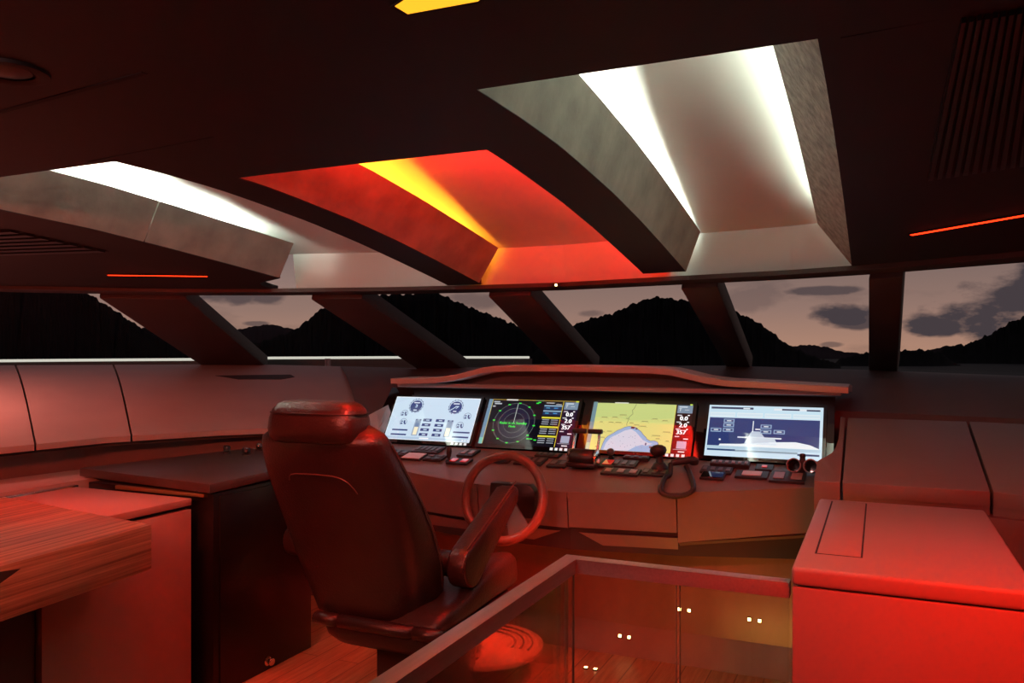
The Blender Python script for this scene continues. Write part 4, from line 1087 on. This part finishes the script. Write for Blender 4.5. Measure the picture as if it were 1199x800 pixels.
SX = CX + .10
# seat cushion with raised side bolsters
m = MB(); secs = []
for i in range(22):
    f = i / 21; y = 2.575 + (3.33 - 2.575) * f
    e = min(1, f * 9, (1 - f) * 6); e = math.sin(e * PI / 2) ** .7
    ring = []
    hw = .285 * (.80 + .20 * e)
    for k in range(36):
        a = 2 * PI * k / 36; c, s = math.cos(a), math.sin(a); pw = 3.5
        x = abs(c) ** (2 / pw) * (1 if c >= 0 else -1); zz = abs(s) ** (2 / pw) * (1 if s >= 0 else -1)
        top = .548 + .07 * math.sin(min(1, max(0, (f - .25) / .6)) * PI / 2)
        z = .448 + (top - .448) * (zz + 1) / 2 * (.35 + .65 * e)
        if zz > 0: z += (.045 + .03 * f) * zz * (abs(x) ** 4) * min(1, f * 2) * e - .012 * zz * (1 - x * x)
        ring.append((SX + x * hw, y, z))
    secs.append(ring)
m.loft(secs); m.build('seat', M['leather_dark'], ch, 60)
# padded rear roll between back and tray
for x0, x1, mt in ((-.275, -.17, 'leather'), (-.165, .165, 'leather'), (.17, .275, 'leather')):
    m = MB(); m.tube([(SX + x0, 2.565 + .03 * abs(x0) * 2, .470), (SX + x0 + .012, 2.553 + .02 * abs(x0), .470), (SX + x1 - .012, 2.553 + .02 * abs(x1), .470), (SX + x1, 2.565 + .03 * abs(x1) * 2, .470)], [.018, .026, .026, .018], 12); m.build('rear_roll', M[mt], ch, 60)
# tray
m = MB(); secs = []
for z, g in ((.362, .07), (.372, .035), (.40, .008), (.43, .0), (.452, .0), (.460, .012)):
    secs.append(rr(SX, 2.555 + g, 3.27 - g, .295 - g, z, z, 40, 5))
m.loft(secs); m.build('tray', M['leather_dark'], ch, 50)
# arms, folded slightly up
for sx in (-1, 1):
    ax = CX + (.335 if sx > 0 else -.425); w = .043
    prof = []
    piv = Vector((2.845, .655)) if sx > 0 else Vector((2.78, .70)); tip = Vector((3.275, .892)) if sx > 0 else Vector((3.30, .74)); d = (tip - piv).normalized(); nn = Vector((-d.y, d.x))
    R0, R1 = (.085, .034) if sx > 0 else (.068, .040)
    for k in range(13): 
        a = PI / 2 + PI * k / 12; v = piv + (d * math.cos(a) + nn * math.sin(a)) * R0; prof.append(tuple(v))
    for k in range(9):
        a = -PI / 2 + PI * k / 8; v = tip - d * R1 + (d * math.cos(a) + nn * math.sin(a)) * R1; prof.append(tuple(v))
    m = MB(); m.prism(prof, 'x', ax - w, ax + w, .014, 3); arm = m.build('armrest', M['leather'], ch, 40)
    m = MB(); m.lathe([(.05, 0), (.05, .05)], (ax - sx * (w + .045), piv.x, piv.y), (sx, 0, 0), 22); m.build('pivot', M['black'], arm, 40)
    m = MB(); m.tube([(ax + sx * w * .72, *(tuple(piv + d * q + nn * (R0 + (R1 - R0) * q / .52 + .001)))) for q in (0.0, .1, .2, .3, .4, .5)], .003, 6); m.build('arm_seam', M['piping'], arm, 60)
m = MB(); m.box((SX - .155, 2.80, .02), (SX + .155, 3.10, .365), .012); m.build('pedestal', M['black'], ch, 30)
m = MB(); m.box((CX - .22, 2.72, 0), (CX + .22, 3.18, .022), .006); m.build('base_plate', M['black'], ch, 30)
# teak footrest on steel brackets
fx, fy, fz, fr = -1.665, 3.34, .165, .285
m = MB(); m.lathe([(.05, -.03), (fr - .012, -.03), (fr, -.022), (fr, -.006), (fr - .008, 0), (.01, 0)], (fx, fy, fz), (0, 0, 1), 56); fo = m.build('footrest', M['teak_disc'], ch, 40)
for k, r_ in enumerate((.235, .195, .155)):
    m = MB(); A0, A1 = math.radians(-2), math.radians(122)
    m.tube([(fx + r_ * math.cos(A0 + (A1 - A0) * q / 24), fy + r_ * math.sin(A0 + (A1 - A0) * q / 24), fz + .001) for q in range(25)], .0055, 6); m.build('grip_strip', M['black'], fo, 60)
for dx in (-.09, .03):
    m = MB(); m.tube([(fx + dx, 3.09, .30), (fx + dx + .01, 3.15, .15), (fx + dx + .02, 3.19, .105), (fx + dx + .02, 3.34, .13)], .014, 10); m.build('footrest_bracket', M['chrome'], ch, 60)
m = MB(); m.tube([(fx - .12, 3.15, .15), (fx + .08, 3.15, .15)], .020, 12); m.build('hinge', M['chrome'], ch, 50)

# ------------------------------------------------------------------ PORT FURNITURE
t = thing('wooden_table', (-3.1, 1.3, 0), 'thick striped wooden table top in the lower left corner', 'table')
tz, th = 0.875, 0.165
tp_ = [(-2.40, 2.14), (-3.43, 2.285), (-3.43, 0.3), (-2.20, 0.3)]
m = MB(); m.hexa([(x, y, tz - th) for x, y in tp_], [(x, y, tz) for x, y in tp_], .006); m.build('tabletop', M['table'], t, 30)
m = MB(); m.box((-3.0, .5, .04), (-2.62, 1.20, tz - th), .01); m.build('pedestal', M['black_soft'], t, 30)
m = MB(); m.box((-3.08, .42, 0), (-2.54, 1.33, .04), .006); m.build('foot', M['black'], t, 30)
q = [atX(0, 674, -2.296), atX(26, 666, -2.305), atX(0, 688, -2.296)]
def tab_face(px, py):
    a, b = Vector((-2.40, 2.14, 0)), Vector((-2.20, .3, 0)); dd = (b - a).normalized(); n = Vector((-dd.y, dd.x, 0))
    if n.x < 0: n = -n
    return at_plane(px, py, a + n * .0008, n), n
tri = [tab_face(px, py) for px, py in ((-14, 672), (25, 666), (-14, 694))]
m = MB(); m.hexa([p - n * .004 for p, n in tri], [p for p, n in tri]); m.build('inlay', M['groove'], t)

t = thing('sideboard', (-3.05, 2.2, 0), 'grey leather sideboard standing between the wooden table and the black cabinet', 'sideboard')
m = MB(); m.box((-3.42, 2.35, 0), (-2.74, 2.615, .80)); m.box((-3.42, 1.40, 0), (-2.74, 2.35, .69)); m.build('carcass', M['groove'], t)
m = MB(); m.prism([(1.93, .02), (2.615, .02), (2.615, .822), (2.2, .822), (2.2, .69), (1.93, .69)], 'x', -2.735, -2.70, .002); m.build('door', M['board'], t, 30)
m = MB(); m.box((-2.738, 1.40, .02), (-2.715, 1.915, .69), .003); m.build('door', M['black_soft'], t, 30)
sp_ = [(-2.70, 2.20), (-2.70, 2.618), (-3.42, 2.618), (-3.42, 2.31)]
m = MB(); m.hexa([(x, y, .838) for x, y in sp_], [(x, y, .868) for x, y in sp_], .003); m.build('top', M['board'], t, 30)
m = MB(); m.box((-3.40, 2.34, .80), (-2.73, 2.61, .838)); m.build('shadow_gap', M['groove'], t)
m = MB(); m.box((-3.46, 2.2, .80), (-3.435, 2.64, .874), .003); m.build('edge_trim', M['chrome'], t, 30)

t = thing('port_counter', (-3.65, 2.5, 0), 'long counter top under the port lining behind the sideboard', 'counter')
cl = []
for y in [0.6 + 2.9 * i / 14 for i in range(15)]:
    cl.append((lerp(sorted([(b, a) for a, b in LL]), y) - .10, y))
m = MB(); poly = [(-3.48, .6), (-3.48, 3.2), (-3.35, 3.5)] + cl[::-1]
m.hexa([(x, y, .84) for x, y in poly], [(x, y, .885) for x, y in poly]); m.build('worktop', M['lining'], t)
m = MB(); poly2 = [(-3.50, .62), (-3.50, 3.15)] + [(x + .03, y) for x, y in cl[::-1] if y < 3.2]
m.hexa([(x, y, 0) for x, y in poly2], [(x, y, .84) for x, y in poly2]); m.build('carcass', M['dash_dark'], t)

t = thing('black_cabinet', (-3.05, 3.1, 0), 'tall black cabinet with a thin dark slab top, left of the helm chair', 'cabinet')
m = MB(); m.box((-3.40, 2.665, .0), (-2.625, 3.33, .885), .003); m.build('body', M['black_lacquer'], t, 30)
sl = [(-3.56, 2.74), (-2.61, 2.63), (-2.66, 3.36), (-2.86, 3.62), (-3.38, 3.72)]
m = MB(); m.hexa([(x, y, .892) for x, y in sl], [(x, y, .932) for x, y in sl], .003); m.build('top_slab', M['slab'], t, 30)
m = MB(); m.box((-3.2, 2.645, .868), (-2.66, 2.668, .886), .002); m.build('brass_strip', M['brass'], t)
m = MB(); m.box((-2.627, 2.70, .03), (-2.618, 3.31, .87), .003); m.build('door', M['black_lacquer'], t, 30)
bq = atX(313, 774, -2.618)
m = MB(); m.lathe([(.022, 0), (.022, .006), (.013, .010), (.013, .024), (.018, .028), (.016, .034), (.004, .036)], bq, (1, 0, 0), 20); m.build('knob', M['chrome'], t, 50)
# little dark knobs of unclear kind at the far edge of the slab
kg = 'small dark knobs along the far edge of the black cabinet'
for px, py, s, lab in ((266, 531, 1.0, 'small dark knob, leftmost on the far edge of the black cabinet'), (289, 533, 1.1, 'small dark knob, nearest the viewer on the far edge of the black cabinet'), (304, 528, .9, 'small dark knob, closest to the chair headrest on the black cabinet')):
    p = atZ(px, py, .932)
    t2 = thing('dark_knob', p, lab, 'dial', kg)
    m = MB(); m.lathe([(.022 * s, 0), (.022 * s, .008), (.012 * s, .012)], p, (0, 0, 1), 18); m.build('collar', M['black'], t2, 40)
    m = MB(); m.lathe([(.010 * s, .011), (.019 * s, .016), (.020 * s, .036), (.015 * s, .042), (.003, .043)], p, (0, 0, 1), 18); m.build('cap', M['black_gloss'], t2, 40)

# ------------------------------------------------------------------ CEILING FITTINGS
def ceil_strip(name, a, b, w, label, glow, frame='ceiling_gap'):
    A, B = hit_ceiling(*a), hit_ceiling(*b)
    t = thing(name, (A + B) / 2, label, 'light')
    d = (B - A).normalized(); s = Vector((-d.y, d.x, 0)).normalized()
    def boxed(W, z0, z1, ext, mat, nm):
        a_, b_ = A - d * ext, B + d * ext
        m = MB(); q = [a_ - s * W, a_ + s * W, b_ + s * W, b_ - s * W]
        m.hexa([v + Vector((0, 0, z0)) for v in q], [v + Vector((0, 0, z1)) for v in q]); return m.build(nm, M[mat], t)
    boxed(w * 1.5, -.003, .012, .006, frame, 'channel'); boxed(w, -.006, -.003, 0, glow, 'diffuser')
    return A, B
LEDL = ceil_strip('ceiling_light', (127, 321.5), (243, 323), .007, 'thin red light line in the ceiling above the left windows', 'led_red')
LEDR = ceil_strip('ceiling_light', (1068, 274), (1240, 244), .008, 'thin red light line in the ceiling at the right edge', 'led_red')
# amber cove light aft
A, B = Vector((-.80, 1.22, 2.115)), Vector((-.42, 1.22, 2.115))
t = thing('ceiling_light', (-.6, 1.1, 2.115), 'glowing amber light slot at the top edge of the ceiling', 'light')
ap = [hit_ceiling(*q) for q in ((463, 5), (478, 14), (560, -1), (640, -60), (560, -60))]
m = MB(); m.hexa([p - Vector((0, 0, .004)) for p in ap], [p + Vector((0, 0, .01)) for p in ap]); m.build('diffuser', M['led_amber'], t)
rim = [p + (p - sum(ap, Vector()) / 5).normalized() * .012 for p in ap]
m = MB()
for i in range(5):
    j = (i + 1) % 5
    m.hexa([ap[i] - Vector((0, 0, .003)), ap[j] - Vector((0, 0, .003)), rim[j] - Vector((0, 0, .003)), rim[i] - Vector((0, 0, .003))], [ap[i] + Vector((0, 0, .01)), ap[j] + Vector((0, 0, .01)), rim[j] + Vector((0, 0, .01)), rim[i] + Vector((0, 0, .01))])
m.build('frame', M['ceiling_gap'], t)
# speaker grilles
def grille(corners, nslat, label, along_first=True):
    P = [hit_ceiling(*c) - Vector((0, 0, .002)) for c in corners]
    t = thing('ceiling_grille', sum(P, Vector()) / 4, label, 'grille')
    m = MB(); m.hexa([p for p in P], [p + Vector((0, 0, .018)) for p in P]); m.build('backing', M['ceiling_gap'], t)
    m = MB()
    for k in range(nslat):
        f0, f1 = (k + .15) / nslat, (k + .72) / nslat
        a0, a1 = P[0].lerp(P[1], f0), P[0].lerp(P[1], f1); b0, b1 = P[3].lerp(P[2], f0), P[3].lerp(P[2], f1)
        dz = Vector((0, 0, -.010))
        m.hexa([a0 + dz, a1 + dz, b1 + dz, b0 + dz], [a0, a1, b1, b0])
    m.build('slat', M['black'], t)
grille([(1125, 20), (1260, -2), (1240, 184), (1086, 208)], 14, 'dark ribbed grille panel in the ceiling at the upper right')
grille([(-60, 272), (-60, 300), (128, 294), (10, 268)], 7, 'dark ribbed grille in the ceiling above the left windows')
# small gimbal spotlight upper left
p = hit_ceiling(8, 82)
t = thing('ceiling_spotlight', p, 'small round gimbal spotlight in the ceiling at the upper left', 'spotlight')
m = MB(); m.lathe([(.085, .0), (.085, -.008), (.070, -.012), (.055, -.006)], p, (0, 0, 1), 32, cap=False); m.build('ring', M['ceiling'], t, 50)
m = MB(); m.lathe([(.05, .02), (.05, -.004), (.03, -.010), (.003, -.012)], p, (0, 0, 1), 26); m.build('lamp', M['black'], t, 50)
# little sensor lamp at the window head
p = atY(652, 334, Yf(-1.6) - .012)
t = thing('pilot_lamp', p, 'tiny warm pilot lamp on the window head above the centre pillar', 'lamp')
m = MB(); m.box((p.x - .030, p.y - .004, p.z - .008), (p.x + .030, p.y + .004, p.z + .008), .003); m.build('body', M['black'], t)
m = MB(); m.lathe([(.006, .0), (.006, .005), (.001, .006)], (p.x, p.y - .004, p.z), (0, -1, 0), 12); m.build('lens', M['glow_warm'], t)

# ------------------------------------------------------------------ LIGHTS
def area(name, loc, size, power, col, target=None, dirn=None, sy=None, spread=180):
    l = bpy.data.lights.new(name, 'AREA'); l.energy = power; l.color = col
    l.shape = 'RECTANGLE'; l.size = size; l.size_y = sy or size; l.spread = math.radians(spread)
    o = bpy.data.objects.new(name, l); C.objects.link(o); o.location = loc
    d = Vector(target) - Vector(loc) if target is not None else Vector(dirn)
    o.rotation_euler = d.to_track_quat('-Z', 'Y').to_euler()
    return o
def cove(x, y0, y1, n, power, col, tilt, zoff=.07, wd=.03):
    for i in range(n):
        a, b = y0 + (y1 - y0) * i / n, y0 + (y1 - y0) * (i + 1) / n
        yc = (a + b) / 2; za, zb_ = zc(x, a), zc(x, b)
        l = bpy.data.lights.new('cove_led', 'AREA'); l.energy = power / n; l.color = col; l.shape = 'RECTANGLE'
        l.size = wd; l.size_y = math.hypot(b - a, zb_ - za)
        o = bpy.data.objects.new('cove_led', l); C.objects.link(o); o.location = (x, yc, (za + zb_) / 2 + zoff)
        fwd = Vector((0, b - a, zb_ - za)).normalized()
        up = Vector((tilt, 0, 1)).normalized(); up = (up - fwd * up.dot(fwd)).normalized()
        zax = -up; xax = fwd.cross(zax).normalized()     # light shines along -Z
        zax = -up * 1.0
        Mx = Matrix((xax, fwd, -up)).transposed()         # columns: X, Y, Z ; -Z = up
        o.rotation_euler = Mx.to_euler()
LG = {}
def group(name, fn):
    before = set(bpy.data.objects); fn(); LG[name] = [o for o in bpy.data.objects if o not in before]
LP = {
 'c3L': (14, (.93, 1, .84)), 'c3R': (12, (.88, 1, .80)), 'c1L': (22, (.90, 1, .84)), 'c1R': (4, (.80, .97, .86)),
 'c2L': (10, (1, .30, .015)), 'c2R': (17, (1, .012, .006)), 'c2A': (30, (1, .014, .008)),
 'lineR': (.7, (1, .04, .02)), 'lineL': (.7, (1, .04, .02)), 'aftR': (8, (1, .022, .008)), 'aftL': (15, (1, .09, .03)), 'aftM': (3, (1, .45, .42)),
 'port': (13, (1, .26, .20)), 'board': (3.6, (1, .04, .025)), 'stair': (2.4, (1, .06, .025)), 'foot': (4.2, (1, .045, .02)), 'chair': (3, (1, .05, .03)), 'warm': (1.0, (1, .55, .1)),
}
def P_(k): return LP[k][0]
def K_(k): return LP[k][1]
group('c3L', lambda: cove(-.915, 1.8, 3.80, 4, P_('c3L'), K_('c3L'), 0.4, .10, .04))
group('c3R', lambda: cove(-.10, 1.8, 3.60, 4, P_('c3R'), K_('c3R'), -0.7, .14, .07))
def c1l():
    for a in (1.95, 2.31, 2.67, 3.03):
        cove(X5(a + .18) - .045, a, a + .36, 1, P_('c1L') / 4, K_('c1L'), 0.6, .13, .04)
group('c1L', c1l)
group('c1R', lambda: cove(-2.20, 1.95, 3.9, 4, P_('c1R'), K_('c1R'), -0.6, .06, .06))
group('c2L', lambda: cove(-2.10, 2.3, 4.0, 4, P_('c2L'), K_('c2L'), 0.4, .11, .04))
group('c2R', lambda: cove(-1.03, 2.25, 3.95, 4, P_('c2R'), K_('c2R'), -0.7, .05, .05))
group('lineR', lambda: area('red_line_right', (LEDR[0].lerp(LEDR[1], .5)) - Vector((0, 0, .02)), .9, P_('lineR'), K_('lineR'), dirn=(-.1, -.1, -1), sy=.03))
group('lineL', lambda: area('red_line_left', (LEDL[0].lerp(LEDL[1], .5)) - Vector((0, 0, .02)), .7, P_('lineL'), K_('lineL'), dirn=(.1, .1, -1), sy=.03))
group('aftR', lambda: area('red_aft_right', (.7, .9, 2.05), .8, P_('aftR'), K_('aftR'), target=(.1, 2.5, .9), sy=.06, spread=56))
group('aftL', lambda: area('red_aft_left', (-1.9, -.5, 2.08), .9, P_('aftL'), K_('aftL'), target=(-2.8, 1.7, .85), sy=.06, spread=70))
group('aftM', lambda: area('pink_aft_fill', (-1.3, .1, 2.08), 1.0, P_('aftM'), K_('aftM'), target=(-1.4, 3.7, .8), sy=.06, spread=100))  # unseen pale fill added to lift the hood and counter
group('port', lambda: area('red_port', (-4.4, 1.8, 2.0), .6, P_('port'), K_('port'), target=(-4.5, 2.5, 1.2), sy=.06, spread=80))
group('board', lambda: area('red_sideboard_fill', (-2.95, 1.9, 2.04), 1.1, P_('board'), K_('board'), target=(-3.1, 2.3, .8), sy=.06, spread=60))  # unseen light added to brighten the sideboard top
group('foot', lambda: area('red_footrest_fill', (-.3, 2.6, 2.04), .15, P_('foot'), K_('foot'), target=(-1.66, 3.44, .15), sy=.06, spread=20))  # unseen narrow beam added to brighten the footrest
group('c2A', lambda: area('red_recess', (-1.5, 2.24, 2.24), .8, P_('c2A'), K_('c2A'), target=(-1.56, 3.24, 2.94), sy=.06, spread=100))
group('chair', lambda: area('red_chair_fill', (-1.2, 1.75, 2.08), .5, P_('chair'), K_('chair'), target=(-1.75, 2.45, 1.2), sy=.06, spread=50))  # unseen light added for highlights on the headrest and shoulders
group('stair', lambda: area('red_knee_fill', (-.7, 2.55, .03), .5, P_('stair'), K_('stair'), target=(-1.1, 3.95, .4), sy=.1, spread=150))  # unseen low light added to redden the knee wall
group('warm', lambda: area('warm_knee_fill', (-.5, 3.15, .03), .5, P_('warm'), K_('warm'), target=(-.55, 3.9, .6), sy=.06, spread=120))  # unseen warm light added to lift the knee wall's right part

# ------------------------------------------------------------------ WORLD: dusk sky
w = bpy.data.worlds.new('dusk'); S.world = w; w.use_nodes = True
nt = w.node_tree; nt.nodes.clear()
out = nt.nodes.new('ShaderNodeOutputWorld'); bg = nt.nodes.new('ShaderNodeBackground'); nt.links.new(bg.outputs[0], out.inputs[0])
tc = nt.nodes.new('ShaderNodeTexCoord'); sep = nt.nodes.new('ShaderNodeSeparateXYZ'); nt.links.new(tc.outputs['Generated'], sep.inputs[0])
gr = nt.nodes.new('ShaderNodeValToRGB'); e = gr.color_ramp.elements
e[0].position = 0.0; e[0].color = (*lin(168, 128, 108), 1); e[1].position = 0.14; e[1].color = (*lin(98, 88, 88), 1)
x = gr.color_ramp.elements.new(0.05); x.color = (*lin(140, 112, 102), 1)
x = gr.color_ramp.elements.new(0.6); x.color = (*lin(70, 68, 74), 1)
nt.links.new(sep.outputs['Z'], gr.inputs[0])
mp = nt.nodes.new('ShaderNodeMapping'); mp.inputs['Scale'].default_value = (3.0, 3.0, 12.0); mp.inputs['Location'].default_value = (1.3, 0.4, 0.2)
nt.links.new(tc.outputs['Generated'], mp.inputs[0])
nz = nt.nodes.new('ShaderNodeTexNoise'); nz.inputs['Scale'].default_value = 2.2; nz.inputs['Detail'].default_value = 7; nz.inputs['Roughness'].default_value = 0.55
nt.links.new(mp.outputs[0], nz.inputs['Vector'])
cr = nt.nodes.new('ShaderNodeValToRGB'); cr.color_ramp.elements[0].position = 0.52; cr.color_ramp.elements[1].position = 0.66
nt.links.new(nz.outputs['Fac'], cr.inputs[0])
def mth(op, a, b=None):
    n = nt.nodes.new('ShaderNodeMath'); n.operation = op
    for k, v in ((0, a), (1, b)):
        if v is None: continue
        if isinstance(v, (int, float)): n.inputs[k].default_value = v
        else: nt.links.new(v, n.inputs[k])
    return n.outputs[0]
az = mth('ARCTAN2', sep.outputs['X'], sep.outputs['Y'])
n2 = nt.nodes.new('ShaderNodeTexNoise'); n2.inputs['Scale'].default_value = 16; n2.inputs['Detail'].default_value = 8; n2.inputs['Roughness'].default_value = 0.6
m2 = nt.nodes.new('ShaderNodeMapping'); m2.inputs['Scale'].default_value = (1, 1, 2.2)
nt.links.new(tc.outputs['Generated'], m2.inputs[0]); nt.links.new(m2.outputs[0], n2.inputs['Vector'])
wob = mth('MULTIPLY', mth('SUBTRACT', n2.outputs['Fac'], 0.5), 4.4)
cover = mth('MULTIPLY', cr.outputs[0], 0.35)
for px, py, rx, ry, k in ((958, 341, 48, 5, .8), (985, 368, 42, 12, 1), (1010, 376, 40, 9, .9), (1100, 380, 45, 13, 1), (1150, 372, 60, 20, 1), (1200, 348, 60, 26, 1), (1250, 330, 60, 30, 1), (270, 349, 60, 9, .8), (300, 379, 16, 3, .7), (975, 404, 14, 3, .6), (560, 352, 40, 10, .5), (690, 367, 20, 4, .5), (880, 345, 50, 20, .35)):
    d = ray(px, py).normalized()
    a = mth('DIVIDE', mth('SUBTRACT', az, math.atan2(d.x, d.y)), rx / FPX * .85)
    e_ = mth('DIVIDE', mth('SUBTRACT', sep.outputs['Z'], d.z), ry / FPX)
    q = mth('ADD', mth('ADD', mth('MULTIPLY', a, a), mth('MULTIPLY', e_, e_)), wob)
    f = nt.nodes.new('ShaderNodeMapRange'); f.inputs['From Min'].default_value = 1.3; f.inputs['From Max'].default_value = .45
    f.inputs['To Min'].default_value = 0; f.inputs['To Max'].default_value = k
    nt.links.new(q, f.inputs['Value'])
    cover = mth('MAXIMUM', cover, f.outputs[0])
mx = nt.nodes.new('ShaderNodeMix'); mx.data_type = 'RGBA'
nt.links.new(cover, mx.inputs[0]); nt.links.new(gr.outputs[0], mx.inputs[6]); mx.inputs[7].default_value = (*lin(66, 58, 62), 1)
nt.links.new(mx.outputs[2], bg.inputs[0]); bg.inputs[1].default_value = 1.3

# ------------------------------------------------------------------ CAMERA, VIEW
cam = bpy.data.cameras.new('camera'); co = bpy.data.objects.new('camera', cam); C.objects.link(co)
co.location = (0, 0, EYE); co.rotation_euler = (PI / 2, 0, YAW)
cam.sensor_width = 36; cam.lens = FPX / 1199 * 36; cam.shift_y = 12 / 1199; cam.clip_start = 0.02; cam.clip_end = 6000
S.camera = co
S.view_settings.view_transform = 'Standard'; S.view_settings.look = 'None'; S.view_settings.exposure = 0; S.view_settings.gamma = 1
S.view_settings.use_curve_mapping = False
try:
    S.cycles.use_denoising = True; S.cycles.max_bounces = 8; S.cycles.diffuse_bounces = 4; S.cycles.transparent_max_bounces = 16
    S.cycles.sample_clamp_indirect = 6
except Exception: pass
